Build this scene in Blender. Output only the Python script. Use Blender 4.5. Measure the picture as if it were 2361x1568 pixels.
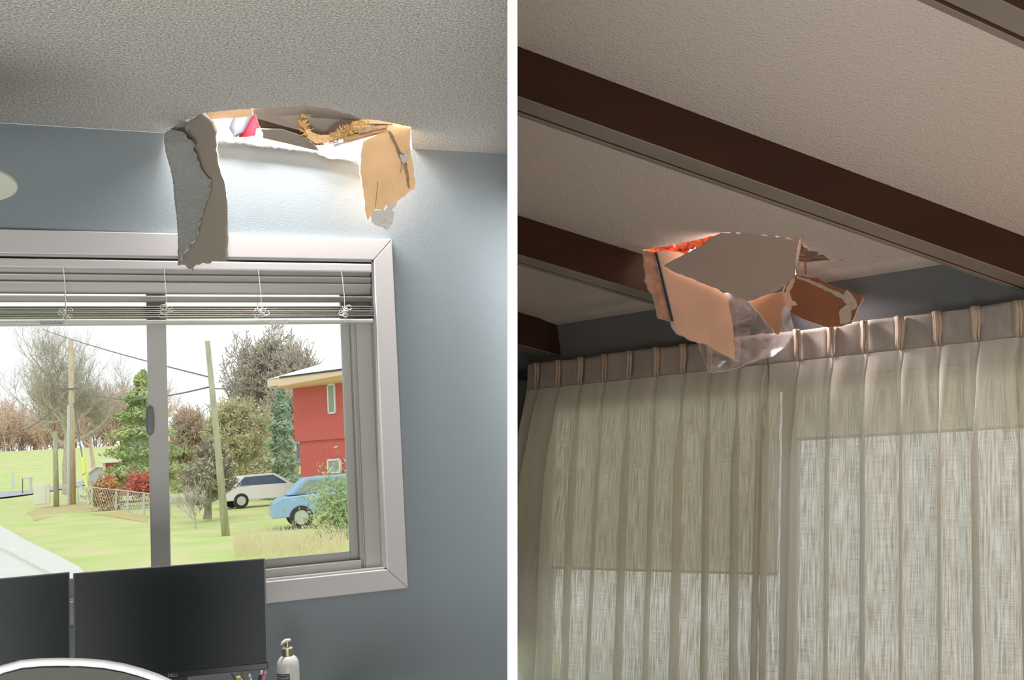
import bpy, math, random
from mathutils import Vector, noise
from mathutils.geometry import tessellate_polygon

S = bpy.context.scene
COL = S.collection
for o in list(bpy.data.objects):
    bpy.data.objects.remove(o)

# ------------------------------------------------------------------ camera frame
F, CX, CY = 2300.0, 1180.5, 784.0
V = Vector
rX = V((6873-CX, 704-CY, F)).normalized()
rZ = V((-1219.0, -20784.0, F)); rZ = (rZ - rX*rZ.dot(rX)).normalized()
rY = rZ.cross(rX)
CAM = V((0, 0, 1.25))
def c2w(c):
    c = V(c); return V((rX.dot(c), rY.dot(c), rZ.dot(c)))
cam_r, cam_u, cam_f = c2w((1, 0, 0)), c2w((0, -1, 0)), c2w((0, 0, 1))
cd = bpy.data.cameras.new('camera'); cam = bpy.data.objects.new('camera', cd); COL.objects.link(cam)
from mathutils import Matrix
cam.matrix_world = Matrix(((cam_r.x, cam_u.x, -cam_f.x, CAM.x), (cam_r.y, cam_u.y, -cam_f.y, CAM.y),
                           (cam_r.z, cam_u.z, -cam_f.z, CAM.z), (0, 0, 0, 1)))
cd.sensor_width = 36; cd.lens = 36*F/2361; cd.clip_start = .05; cd.clip_end = 2000
S.camera = cam
S.view_settings.view_transform = 'Standard'; S.view_settings.look = 'None'
S.view_settings.gamma = 1; S.view_settings.exposure = 0.0

# ------------------------------------------------------------------ sky, sun, lamps
w = bpy.data.worlds.new('overcast_sky'); S.world = w; w.use_nodes = True
bgn = w.node_tree.nodes['Background']; bgn.inputs[0].default_value = (.93, .97, 1, 1); bgn.inputs[1].default_value = 1.25
def lamp(name, kind, loc, energy, color=(1, 1, 1), target=None, size=1, size_y=None, angle=None):
    l = bpy.data.lights.new(name, kind); l.energy = energy; l.color = color
    if kind == 'AREA':
        l.size = size
        if size_y: l.shape = 'RECTANGLE'; l.size_y = size_y
    if angle is not None: l.angle = angle
    o = bpy.data.objects.new(name, l); COL.objects.link(o); o.location = loc
    if target is not None:
        o.rotation_euler = (V(target)-V(loc)).to_track_quat('-Z', 'Y').to_euler()
    return o
lamp('sun', 'SUN', (0, -10, 30), .7, (1, .95, .88), (6, 20, 0), angle=.25)
lamp('left_fill_light', 'AREA', (-.7, .2, .15), 125, (1, .985, .95), (-.3, 1.0, 2.4), 2.2, 1.6)  # unseen upward fill added to brighten the left ceiling and walls
lamp('right_fill_light', 'AREA', (2.9, .3, -.1), 12, (1, .97, .90), (2.5, 1.1, 2.4), 1.2, 1.2)  # unseen upward fill added to light the right ceiling
lamp('warm_floor_lamp', 'AREA', (4.2, .9, .2), 33, (1, .58, .37), (3.6, 2.0, 2.6), .5, .5)
lamp('roof_opening_daylight', 'AREA', (.42, 3.54, 2.80), 115, (1, .97, .96), (.42, 3.575, 2.0), .85, .12)

# ------------------------------------------------------------------ pixel rays onto the planes of the place
def ray(px, py): return c2w(((px-CX)/F, (py-CY)/F, 1.0))
def at(px, py, d): return CAM + ray(px, py)*d
def plane(px, py, P0, N):
    d = ray(px, py); return CAM + d*((P0-CAM).dot(N)/d.dot(N))
DW = 3.6254; ZC = 2.44; FZ = -.28
def wl(px, py, off=0): return plane(px, py, V((0, DW-off, 0)), V((0, 1, 0)))
def cl(px, py, up=0): return plane(px, py, V((0, 0, ZC+up)), V((0, 0, 1)))
GZ = -.6
def gr(px, py, z=GZ): return plane(px, py, V((0, 0, z)), V((0, 0, 1)))
# right-hand room
Bd = c2w((7563-CX, 2496-CY, F)).normalized()
Ud = -c2w((-1725-CX, 1220-CY, F)).normalized()
Vd = c2w((2100-CX, -18800-CY, F)).normalized()
Nc = Ud.cross(Bd).normalized(); Nc = Nc if Nc.z > 0 else -Nc
Nw = Ud.cross(Vd).normalized(); Nw = Nw if Nw.x < 0 else -Nw      # into the room
R0 = at(1800, 663, 5.4)
def rc(px, py, down=0): return plane(px, py, R0-Nc*down, Nc)
def rw(px, py, off=0): return plane(px, py, R0+Nw*off, Nw)
def isect(P, D, P0, N): return P + D*((P0-P).dot(N)/D.dot(N))

# ------------------------------------------------------------------ materials
def mat(name, col, rough=.6, metal=0, noise_amt=0, nscale=20, bump=0, bscale=80, col2=None, spec=.5, stretch=None, trans=0):
    m = bpy.data.materials.new(name); m.use_nodes = True
    nt = m.node_tree; b = nt.nodes['Principled BSDF']
    c = tuple(col)+(1,)
    b.inputs['Base Color'].default_value = c
    b.inputs['Roughness'].default_value = rough; b.inputs['Metallic'].default_value = metal
    b.inputs['Specular IOR Level'].default_value = spec
    tc = nt.nodes.new('ShaderNodeTexCoord'); src = tc.outputs['Object']
    if stretch:
        mp = nt.nodes.new('ShaderNodeMapping'); mp.inputs['Scale'].default_value = stretch
        nt.links.new(src, mp.inputs[0]); src = mp.outputs[0]
    if noise_amt or col2:
        n = nt.nodes.new('ShaderNodeTexNoise'); n.inputs['Scale'].default_value = nscale; n.inputs['Detail'].default_value = 5
        nt.links.new(src, n.inputs['Vector'])
        r = nt.nodes.new('ShaderNodeValToRGB')
        c2 = tuple(col2) if col2 else tuple(x*(1-noise_amt) for x in col)
        r.color_ramp.elements[0].position = .35; r.color_ramp.elements[1].position = .65
        r.color_ramp.elements[0].color = c2+(1,); r.color_ramp.elements[1].color = c
        nt.links.new(n.outputs['Fac'], r.inputs[0]); nt.links.new(r.outputs[0], b.inputs['Base Color'])
    if bump:
        n2 = nt.nodes.new('ShaderNodeTexNoise'); n2.inputs['Scale'].default_value = bscale; n2.inputs['Detail'].default_value = 3
        nt.links.new(src, n2.inputs['Vector'])
        bp = nt.nodes.new('ShaderNodeBump'); bp.inputs['Strength'].default_value = bump; bp.inputs['Distance'].default_value = .01
        nt.links.new(n2.outputs['Fac'], bp.inputs['Height']); nt.links.new(bp.outputs[0], b.inputs['Normal'])
    if trans:
        t = nt.nodes.new('ShaderNodeBsdfTranslucent'); t.inputs[0].default_value = c
        mx = nt.nodes.new('ShaderNodeMixShader'); mx.inputs[0].default_value = trans
        nt.links.new(b.outputs[0], mx.inputs[1]); nt.links.new(t.outputs[0], mx.inputs[2])
        nt.links.new(mx.outputs[0], nt.nodes['Material Output'].inputs[0])
    return m
M = {}
M['wall'] = mat('blue_grey_paint', (.215, .25, .268), .55, bump=.12, bscale=260, spec=.3)
M['wallr'] = mat('slate_paint', (.155, .165, .168), .6, bump=.1, bscale=200, spec=.25)
M['popcorn'] = mat('popcorn_ceiling', (.61, .595, .555), .95, bump=1.0, bscale=150, noise_amt=.5, nscale=140, spec=.1)
M['peel'] = mat('orange_peel_ceiling', (.52, .50, .47), .9, bump=.75, bscale=95, noise_amt=.08, nscale=120, spec=.1)
M['white'] = mat('white_gloss_trim', (.50, .475, .475), .35)
M['vinyl'] = mat('white_vinyl', (.42, .415, .395), .35)
M['slat'] = mat('white_slat', (.50, .485, .455), .35, trans=.12)
M['gyp'] = mat('gypsum_core', (.80, .77, .72), .95, bump=.8, bscale=300, noise_amt=.2, nscale=200)
M['greypaper'] = mat('grey_drywall_paper', (.22, .19, .155), .9, noise_amt=.06, nscale=8)
M['face'] = mat('painted_torn_face', (.30, .305, .29), .9, bump=.9, bscale=230, noise_amt=.12, nscale=150)
M['kraft'] = mat('kraft_paper', (.88, .56, .30), .85, noise_amt=.16, nscale=9, bump=.1, bscale=20)
M['kraftr'] = mat('kraft_paper_pinkish', (.80, .52, .37), .8, noise_amt=.12, nscale=6, bump=.15, bscale=14)
M['brownpaper'] = mat('brown_paper', (.30, .115, .055), .85, noise_amt=.2, nscale=6)
M['panelr'] = mat('ceiling_panel_underside', (.36, .31, .275), .9, noise_amt=.04, nscale=5, bump=.05, bscale=40)
M['wood'] = mat('splintered_wood', (.62, .36, .18), .8, noise_amt=.45, nscale=25, stretch=(1, 1, 6))
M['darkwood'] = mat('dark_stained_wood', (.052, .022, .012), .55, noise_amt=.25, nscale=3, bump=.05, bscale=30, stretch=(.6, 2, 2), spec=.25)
M['beambottom'] = mat('wood_underside_sheen', (.19, .17, .145), .35, noise_amt=.2, nscale=3, stretch=(.6, 2, 2), spec=.6)  # paler than the sides: the underside's sheen is put into the colour
M['insul'] = mat('yellow_insulation', (.86, .62, .30), 1, col2=(.62, .36, .12), nscale=45, bump=1, bscale=90)
M['pinkins'] = mat('orange_insulation', (.85, .20, .08), 1, col2=(.55, .08, .04), nscale=18, bump=1, bscale=50)
M['red'] = mat('red_cloth', (.55, .012, .03), .8, bump=.3, bscale=20)
M['greycloth'] = mat('grey_cloth', (.10, .105, .125), .8, bump=.3, bscale=20)
M['screen'] = mat('black_screen', (.020, .027, .030), .45, spec=.3)
M['blackp'] = mat('black_plastic', (.014, .017, .019), .4)
M['silver'] = mat('silver_plastic', (.55, .57, .58), .3, metal=.3)
M['chairwhite'] = mat('white_chair_rim', (.74, .75, .77), .25)
M['mesh'] = mat('grey_mesh_fabric', (.10, .10, .09), .9, bump=.5, bscale=500)
M['desk'] = mat('pale_desktop', (.48, .46, .44), .5)
M['gold'] = mat('brushed_gold', (.32, .28, .17), .35, metal=.75)
M['cream'] = mat('cream_bottle_plastic', (.70, .69, .65), .35)
M['label'] = mat('dark_label', (.03, .03, .026), .5)
M['print'] = mat('white_print', (.6, .6, .55), .5)
M['pink'] = mat('pink_plastic', (.80, .22, .42), .35)
M['yellow'] = mat('yellow_green_plastic', (.60, .62, .10), .35)
M['charcoal'] = mat('charcoal_plastic', (.03, .03, .035), .35)
M['partition'] = mat('white_painted_panel', (.80, .80, .80), .7)
M['floor'] = mat('beige_carpet', (.30, .26, .22), .95, noise_amt=.2, nscale=200)
M['grass'] = mat('spring_grass', (.47, .61, .19), 1, col2=(.66, .63, .32), nscale=.55, bump=.3, bscale=6)
M['leaflitter'] = mat('leaf_litter', (.62, .47, .25), 1, col2=(.50, .50, .20), nscale=1.4)
M['concrete'] = mat('pale_concrete', (.72, .72, .66), .9, noise_amt=.06, nscale=2)
M['asphalt'] = mat('pale_asphalt', (.42, .45, .48), .9)
M['pole'] = mat('weathered_pole', (.50, .49, .34), .9, noise_amt=.25, nscale=3, stretch=(4, 4, .6))
M['poletan'] = mat('sunlit_brown_pole', (.66, .56, .38), .9, noise_amt=.2, nscale=3, stretch=(4, 4, .6))
M['poleblue'] = mat('pale_conduit', (.62, .65, .70), .6)
M['bark'] = mat('grey_bark', (.60, .54, .47), .95, noise_amt=.3, nscale=3)
M['barkdark'] = mat('dark_bark', (.36, .32, .26), .95, noise_amt=.3, nscale=3)
M['barkred'] = mat('reddish_twigs', (.70, .52, .44), .95, col2=(.60, .44, .36), nscale=.6)
M['twigtan'] = mat('tan_brown_leaves', (.58, .52, .40), .95, col2=(.46, .41, .30), nscale=.7)
M['ever'] = mat('blue_green_needles', (.44, .56, .40), .9, col2=(.30, .42, .28), nscale=.9)
M['everyel'] = mat('yellow_green_needles', (.60, .64, .30), .9, col2=(.34, .46, .22), nscale=.6)
M['olive'] = mat('olive_twigs', (.64, .60, .36), .95, col2=(.50, .48, .30), nscale=.6)
M['drygrass'] = mat('dry_grass', (.72, .64, .42), 1)
M['redwall'] = mat('red_siding', (.60, .12, .11), .8, noise_amt=.1, nscale=8)
M['roof'] = mat('pale_sunlit_shingle', (.80, .82, .86), .8)
M['soffit'] = mat('tan_soffit', (.78, .60, .44), .8)
M['housewhite'] = mat('white_frame_paint', (.80, .78, .70), .6)
M['glassdark'] = mat('dull_window_glass', (.28, .34, .32), .15)
M['carblue'] = mat('light_blue_car_paint', (.30, .48, .70), .25)
M['cardark'] = mat('dark_blue_car_paint', (.06, .10, .17), .25)
M['carwhite'] = mat('white_car_paint', (.75, .76, .78), .25)
M['tyre'] = mat('black_tyre', (.03, .03, .03), .8)
M['fence'] = mat('galvanised_wire', (.58, .60, .60), .5, metal=.2)
M['guard'] = mat('yellow_guard', (.80, .84, .12), .6)
M['wire'] = mat('dark_cable', (.16, .16, .17), .7)
M['blue'] = mat('blue_plastic', (.05, .2, .8), .5)

def glass(name, tint, refl, hazy=0):
    m = bpy.data.materials.new(name); m.use_nodes = True; nt = m.node_tree
    nt.nodes.remove(nt.nodes['Principled BSDF'])
    t = nt.nodes.new('ShaderNodeBsdfTransparent'); t.inputs[0].default_value = tint
    g = nt.nodes.new('ShaderNodeBsdfGlossy'); g.inputs['Roughness'].default_value = .02
    fr = nt.nodes.new('ShaderNodeFresnel'); fr.inputs[0].default_value = refl
    mx = nt.nodes.new('ShaderNodeMixShader')
    nt.links.new(fr.outputs[0], mx.inputs[0]); nt.links.new(t.outputs[0], mx.inputs[1]); nt.links.new(g.outputs[0], mx.inputs[2])
    last = mx
    if hazy:
        d = nt.nodes.new('ShaderNodeBsdfDiffuse'); d.inputs[0].default_value = (.75, .72, .74, 1)
        m2 = nt.nodes.new('ShaderNodeMixShader')
        tc = nt.nodes.new('ShaderNodeTexCoord'); n = nt.nodes.new('ShaderNodeTexNoise'); n.inputs['Scale'].default_value = 9; n.inputs['Detail'].default_value = 7
        n.inputs['Distortion'].default_value = 1.2
        r = nt.nodes.new('ShaderNodeMapRange'); r.inputs['From Min'].default_value = .35; r.inputs['From Max'].default_value = .75
        r.inputs['To Min'].default_value = hazy*.35; r.inputs['To Max'].default_value = hazy*1.7
        nt.links.new(tc.outputs['Object'], n.inputs['Vector']); nt.links.new(n.outputs['Fac'], r.inputs['Value'])
        nt.links.new(r.outputs[0], m2.inputs[0]); nt.links.new(mx.outputs[0], m2.inputs[1]); nt.links.new(d.outputs[0], m2.inputs[2])
        g.inputs['Roughness'].default_value = .15
        last = m2
    nt.links.new(last.outputs[0], nt.nodes['Material Output'].inputs[0])
    return m
M['glass'] = glass('window_glass', (.97, .98, .97, 1), 1.3)
M['plastic'] = glass('cloudy_plastic_film', (.90, .90, .92, 1), 1.5, .32)

def curtain_mat():
    m = bpy.data.materials.new('sheer_linen'); m.use_nodes = True; nt = m.node_tree
    nt.nodes.remove(nt.nodes['Principled BSDF'])
    uv = nt.nodes.new('ShaderNodeUVMap'); uv.uv_map = 'UVMap'
    def nz(sx, sy, det):
        mp = nt.nodes.new('ShaderNodeMapping'); mp.inputs['Scale'].default_value = (sx, sy, 1)
        n = nt.nodes.new('ShaderNodeTexNoise'); n.inputs['Scale'].default_value = 1; n.inputs['Detail'].default_value = det
        nt.links.new(uv.outputs[0], mp.inputs[0]); nt.links.new(mp.outputs[0], n.inputs['Vector']); return n
    a, b = nz(250, 6, 3), nz(14, 230, 2)
    ad = nt.nodes.new('ShaderNodeMath'); ad.operation = 'ADD'
    nt.links.new(a.outputs['Fac'], ad.inputs[0])
    hb = nt.nodes.new('ShaderNodeMath'); hb.operation = 'MULTIPLY'; hb.inputs[1].default_value = .4
    nt.links.new(b.outputs['Fac'], hb.inputs[0]); nt.links.new(hb.outputs[0], ad.inputs[1])
    r = nt.nodes.new('ShaderNodeMapRange'); r.inputs['From Min'].default_value = .52; r.inputs['From Max'].default_value = .92
    r.inputs['To Min'].default_value = .0; r.inputs['To Max'].default_value = .40
    nt.links.new(ad.outputs[0], r.inputs['Value'])
    cr = nt.nodes.new('ShaderNodeValToRGB'); cr.color_ramp.elements[0].position = .5; cr.color_ramp.elements[1].position = .85
    cr.color_ramp.elements[0].color = (.60, .57, .49, 1); cr.color_ramp.elements[1].color = (.80, .77, .68, 1)
    nt.links.new(ad.outputs[0], cr.inputs[0])
    d = nt.nodes.new('ShaderNodeBsdfDiffuse'); t = nt.nodes.new('ShaderNodeBsdfTranslucent')
    tr = nt.nodes.new('ShaderNodeBsdfTransparent')
    nt.links.new(cr.outputs[0], d.inputs[0]); nt.links.new(cr.outputs[0], t.inputs[0])
    m1 = nt.nodes.new('ShaderNodeMixShader'); m1.inputs[0].default_value = .52
    nt.links.new(d.outputs[0], m1.inputs[1]); nt.links.new(t.outputs[0], m1.inputs[2])
    m2 = nt.nodes.new('ShaderNodeMixShader')
    nt.links.new(r.outputs[0], m2.inputs[0]); nt.links.new(m1.outputs[0], m2.inputs[1]); nt.links.new(tr.outputs[0], m2.inputs[2])
    nt.links.new(m2.outputs[0], nt.nodes['Material Output'].inputs[0])
    return m
M['curtain'] = curtain_mat()
M['diffuser'] = mat('diffuser_glow_cloth', (.90, .88, .79), .9, trans=.9)
M['header'] = mat('curtain_heading_band', (.40, .36, .32), .95, noise_amt=.12, nscale=60, stretch=(1, 1, .1), trans=.12)
M['pleat'] = mat('pinch_pleat_cloth', (.50, .42, .33), .95, noise_amt=.1, nscale=60, stretch=(1, 1, .1), trans=.15)

# ------------------------------------------------------------------ mesh builder
class MB:
    def __init__(s): s.v = []; s.f = []; s.m = []; s.uv = None
    def add(s, vs, fs, mi=0):
        o = len(s.v); s.v += [V(p) for p in vs]
        for k, f in enumerate(fs): s.f.append([i+o for i in f]); s.m.append(mi if isinstance(mi, int) else mi[k])
        return s
    def box(s, lo, hi, mi=0):
        lo, hi = V(lo), V(hi); return s.frame(lo, V((hi.x-lo.x, 0, 0)), V((0, hi.y-lo.y, 0)), V((0, 0, hi.z-lo.z)), mi)
    def frame(s, o, a, b, c, mi=0):
        vs = [o, o+a, o+a+b, o+b, o+c, o+a+c, o+a+b+c, o+b+c]
        return s.add(vs, [(0, 3, 2, 1), (4, 5, 6, 7), (0, 1, 5, 4), (1, 2, 6, 5), (2, 3, 7, 6), (3, 0, 4, 7)], mi)
    def tube(s, pts, rad, n=8, mi=0, cap=True):
        pts = [V(p) for p in pts]; rings = []
        rad = rad if isinstance(rad, (list, tuple)) else [rad]*len(pts)
        vs = []; fs = []
        up = V((0, 0, 1))
        for i, p in enumerate(pts):
            t = (pts[min(i+1, len(pts)-1)]-pts[max(i-1, 0)]).normalized()
            a = t.cross(up if abs(t.z) < .95 else V((1, 0, 0))).normalized(); b = t.cross(a)
            for k in range(n):
                q = 2*math.pi*k/n; vs.append(p+(a*math.cos(q)+b*math.sin(q))*rad[i])
        for i in range(len(pts)-1):
            for k in range(n):
                fs.append((i*n+k, i*n+(k+1) % n, (i+1)*n+(k+1) % n, (i+1)*n+k))
        if cap: fs.append(tuple(range(n))[::-1]); fs.append(tuple((len(pts)-1)*n+k for k in range(n)))
        return s.add(vs, fs, mi)
    def lathe(s, base, prof, n=28, mi=0, sx=1, sy=1):
        base = V(base); vs = []; fs = []
        for r, z in prof:
            for k in range(n):
                q = 2*math.pi*k/n; vs.append(base+V((r*sx*math.cos(q), r*sy*math.sin(q), z)))
        for i in range(len(prof)-1):
            for k in range(n): fs.append((i*n+k, i*n+(k+1) % n, (i+1)*n+(k+1) % n, (i+1)*n+k))
        fs.append(tuple(range(n))[::-1]); fs.append(tuple((len(prof)-1)*n+k for k in range(n)))
        return s.add(vs, fs, mi)
    def grid(s, rows, mi=0):
        nr, nc = len(rows), len(rows[0]); vs = [p for r in rows for p in r]
        fs = [(i*nc+j, i*nc+j+1, (i+1)*nc+j+1, (i+1)*nc+j) for i in range(nr-1) for j in range(nc-1)]
        return s.add(vs, fs, mi)
    def prism(s, poly, ext, holes=(), mi=(0, 1, 2)):
        """outline (3-d, coplanar) with holes, extruded by ext; mi = front, back, side materials"""
        loops = [list(map(V, poly))]+[list(map(V, h)) for h in holes]
        flat = [p for l in loops for p in l]; n = len(flat)
        tris = tessellate_polygon(loops)
        vs = flat+[p+V(ext) for p in flat]; fs = []; ms = []
        for t in tris: fs.append(tuple(t)); ms.append(mi[0])
        for t in tris: fs.append(tuple(i+n for i in t[::-1])); ms.append(mi[1])
        o = 0
        for l in loops:
            k = len(l)
            for i in range(k):
                j = (i+1) % k; fs.append((o+i, o+j, o+j+n, o+i+n)); ms.append(mi[2])
            o += k
        return s.add(vs, fs, ms)
def build(name, mb, mats, parent=None, base=None, smooth=False, recalc=True):
    if not isinstance(mats, (list, tuple)): mats = [mats]
    if parent is not None: off = V(parent['_b'])
    elif base is not None: off = V(base)
    else:
        xs = [p.x for p in mb.v]; ys = [p.y for p in mb.v]; off = V(((min(xs)+max(xs))/2, (min(ys)+max(ys))/2, min(p.z for p in mb.v)))
    me = bpy.data.meshes.new(name); me.from_pydata([p-off for p in mb.v], [], mb.f)
    for m in mats: me.materials.append(m)
    for p, k in zip(me.polygons, mb.m): p.material_index = min(k, len(mats)-1); p.use_smooth = smooth
    if recalc:
        import bmesh
        bm = bmesh.new(); bm.from_mesh(me); bmesh.ops.recalc_face_normals(bm, faces=bm.faces); bm.to_mesh(me); bm.free()
    o = bpy.data.objects.new(name, me); COL.objects.link(o)
    if parent is not None: o.parent = parent; 
    else: o.location = off
    o['_b'] = tuple(off)
    return o
def tag(o, label=None, cat=None, group=None, kind=None):
    if label: o['label'] = label
    if cat: o['category'] = cat
    if group: o['group'] = group
    if kind: o['kind'] = kind
    return o
def struct(name, mb, mats, parent=None, smooth=False):
    o = build(name, mb, mats, parent, smooth=smooth); o['kind'] = 'structure'; return o
def thing(name, label, cat, base, group=None):
    o = bpy.data.objects.new(name, None); o.empty_display_size = .1; COL.objects.link(o); o.location = base; o['_b'] = tuple(V(base))
    return tag(o, label, cat, group)
def jag(pts, step, amp, seed=1, closed=True):
    """pixel outline made ragged"""
    rnd = random.Random(seed); out = []
    n = len(pts)
    for i in range(n if closed else n-1):
        a, b = pts[i], pts[(i+1) % n]
        L = math.hypot(b[0]-a[0], b[1]-a[1]); k = max(1, int(L/step))
        nx, ny = -(b[1]-a[1])/max(L, 1e-6), (b[0]-a[0])/max(L, 1e-6)
        am = amp if len(a) < 3 else a[2]
        for j in range(k):
            t = j/k; d = 0 if j == 0 else rnd.uniform(-am, am)
            out.append((a[0]+(b[0]-a[0])*t+nx*d, a[1]+(b[1]-a[1])*t+ny*d))
    if not closed: out.append(pts[-1][:2])
    return out
def bev(o, wdt=.003, seg=2):
    m = o.modifiers.new('bevel', 'BEVEL'); m.width = wdt; m.segments = seg; m.limit_method = 'ANGLE'; m.angle_limit = math.radians(40); return o
def loft(rowspec, cols=10, ragged=0, seed=1):
    """rowspec: list of (left point, right point); returns grid rows with ragged sides"""
    rnd = random.Random(seed); rows = []
    for a, b in rowspec:
        a = a + (b-a).normalized()*rnd.uniform(-ragged, ragged); b = b + (b-a).normalized()*rnd.uniform(-ragged, ragged)
        rows.append([a.lerp(b, j/cols) for j in range(cols+1)])
    return rows
def dens(spec, n):
    out = []
    for i in range(len(spec)-1):
        for k in range(n):
            t = k/n; out.append(tuple(a.lerp(b, t) for a, b in zip(spec[i], spec[i+1])))
    out.append(spec[-1]); return out
def sheet(name, rows, th, mats, parent=None, smooth=True, curl=None):
    mb = MB().grid(rows); o = build(name, mb, mats, parent, smooth=smooth)
    if th:
        md = o.modifiers.new('thickness', 'SOLIDIFY'); md.thickness = th; md.offset = 0; md.use_rim = True
        if len(o.data.materials) > 1: md.material_offset_rim = 1
    return o

# ================================================================== THE SETTING
PN = cam_r                                             # normal of the plane the thin partition lies in
def part_at(P, D): return isect(V(P), V(D), CAM, PN)
# partition
d0, d1, hw = 1.90, 6.5, 11.5/F*1.90
lo = CAM + cam_r*(1.0/F*1.9)
mb = MB(); o_ = lo - cam_r*hw + cam_f*d0 - cam_u*1.8
mb.frame(o_, cam_r*2*hw, cam_f*(d1-d0), cam_u*3.7)
struct('wall_partition', mb, M['partition'])

# left window opening geometry (wall plane y = DW)
cTR = wl(902, 554); cBR = wl(937, 1356)
co_r = (cTR.x+cBR.x)/2; co_t = cTR.z+.001; co_b = (cBR.z+wl(593, 1392).z)/2
ci_r = (wl(860, 601).x+wl(886, 1232).x)/2; ci_t = wl(860, 601).z; ci_b = wl(882, 1313).z
ci_l = -1.35; co_l = ci_l-(co_r-ci_r)
WT = .13
pL = part_at((0, DW, 1.3), (1, 0, 0)).x; pT = part_at((0, DW, ZC+.0), (1, 0, 0)).x; pB = part_at((0, DW, FZ), (1, 0, 0)).x
# wall top line is ragged where the hole reaches the wall
top = [(500, 329), (545, 326), (600, 336), (660, 342), (720, 350), (780, 362), (826, 372)]
topw = [wl(x, y) for x, y in jag(top, 9, 3, 5, closed=False)]
outer = [V((-3, DW, FZ)), V((pB, DW, FZ)), V((pT, DW, ZC)), wl(832, 334.5)] + topw[::-1] + [wl(497, 314), V((-3, DW, ZC))]
hole = [V((ci_l, DW, ci_b)), V((ci_r, DW, ci_b)), V((ci_r, DW, ci_t)), V((ci_l, DW, ci_t))]
struct('wall_front_left', MB().prism(outer, (0, WT, 0), [hole]), [M['wall'], M['wall'], M['gyp']])
# left ceiling with the hole
hole_px = [(380, 307), (402, 297), (430, 280), (464, 262), (500, 257), (545, 253), (580, 250), (640, 247), (690, 245), (704, 241), (716, 245), (760, 250), (800, 262), (835, 274), (880, 279), (947, 292)]
hp = [cl(x, y) for x, y in jag(hole_px, 8, 1.3, 3, closed=False)]
e1, e2 = cl(950, 342), cl(376, 307)
e1.y = e2.y = DW-.0005
qa = part_at((0, DW+WT, ZC), (1, 0, 0)); qb = part_at((0, -3, ZC), (1, 0, 0))
qa2 = part_at((0, DW, ZC), (1, 0, 0))
couter = [V((-3, -3, ZC)), V((qb.x, -3, ZC)), V((qa2.x, DW, ZC)), V((e1.x, DW, ZC))] + hp[::-1] + [V((e2.x, DW, ZC)), V((-3, DW, ZC))]
struct('ceiling_left', MB().prism(couter, (0, 0, .014)), [M['popcorn'], M['greypaper'], M['gyp']])
# floor, rear and side walls behind the camera

struct('wall_rear', MB().box((-3.12, -3.12, FZ), (8, -3, 3.4)), M['wall'])
struct('wall_left_side', MB().box((-3.12, -3, FZ), (-3, DW+WT, 2.6)), M['wall'])
# right room: wall behind the curtains, ceiling
A0 = isect(R0, Ud, CAM, PN); A1 = R0+Ud*6.0
Vf = Vd*(-1)
def down_to(P, z): return P + Vd*((z-P.z)/Vd.z)
wo_tl, wo_tr = rw(1500, 1030), rw(2361, 980)
def wpt(P0_, s, v): return P0_+Ud*s+Vd*v
# window opening of the right wall, in wall coordinates (s along U, v along V from R0)
def sv(P):
    d = P-R0; a = Ud.dot(Vd); A = d.dot(Ud); B_ = d.dot(Vd); den = 1-a*a
    return ((A-a*B_)/den, (B_-a*A)/den)
vline = (sv(rw(1850, 1010))[1]+sv(rw(2361, 980))[1])/2
s0, v0 = sv(rw(1262, 930)); s1, v1 = sv(rw(2361, 822)); s1 = s1+.7; vb = -2.24
vt = (v0+v1)/2
ho = [wpt(R0, s0, vt), wpt(R0, s1, vt), wpt(R0, s1, vb), wpt(R0, s0, vb)]
outr = [A0, A1, down_to(A1, FZ), down_to(A0, FZ)]
struct('wall_front_right', MB().prism(outr, -Nw*.14, [ho], mi=(0, 0, 0)), M['wallr'])
struct('floor', MB().prism([V((-3, -3, FZ)), V((6.6, -3, FZ)), V((down_to(A1, FZ).x, down_to(A1, FZ).y, FZ)), V((down_to(A0, FZ).x, down_to(A0, FZ).y, FZ)), V((part_at((0, DW+.13, FZ), (1, 0, 0)).x, DW+.13, FZ)), V((-3, DW+.13, FZ))], (0, 0, -.12), mi=(0, 0, 0)), M['floor'])
C2 = part_at(A1, -Bd)
# slightly sagging taped strip where the right ceiling meets the wall
cB0 = (Bd*-1).normalized()
t0_, t1_ = A0+Ud*.02, R0+Ud*3
struct('trim_1', MB().add([t0_+cB0*.13, t1_+cB0*.13, t1_-Nc*.014, t0_-Nc*.014, t0_+cB0*.07-Nc*.010, t1_+cB0*.07-Nc*.010], [(0, 1, 5, 4), (4, 5, 2, 3)]), M['peel'])
ceil_hole = [(1481, 577), (1520, 570), (1570, 561), (1620, 550), (1655, 540), (1690, 537), (1740, 541), (1800, 546), (1846, 552), (1838, 580), (1834, 612), (1836, 636),
             (1800, 640), (1740, 650), (1640, 645), (1560, 628), (1530, 612), (1500, 592)]
ch = [rc(x, y) for x, y in jag(ceil_hole, 9, 1.6, 8)]
crk = [(1848, 562), (1856, 563), (1868, 574), (1862, 578), (1880, 580), (1893, 583), (1886, 588), (1897, 587), (1912, 598), (1930, 600), (1948, 598), (1938, 603), (1905, 606), (1870, 610), (1838, 613)]
struct('ceiling_right', MB().prism([A0, A1, C2], Nc*.016, [ch, [rc(x, y) for x, y in crk]]), [M['peel'], M['greypaper'], M['gyp']])

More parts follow.
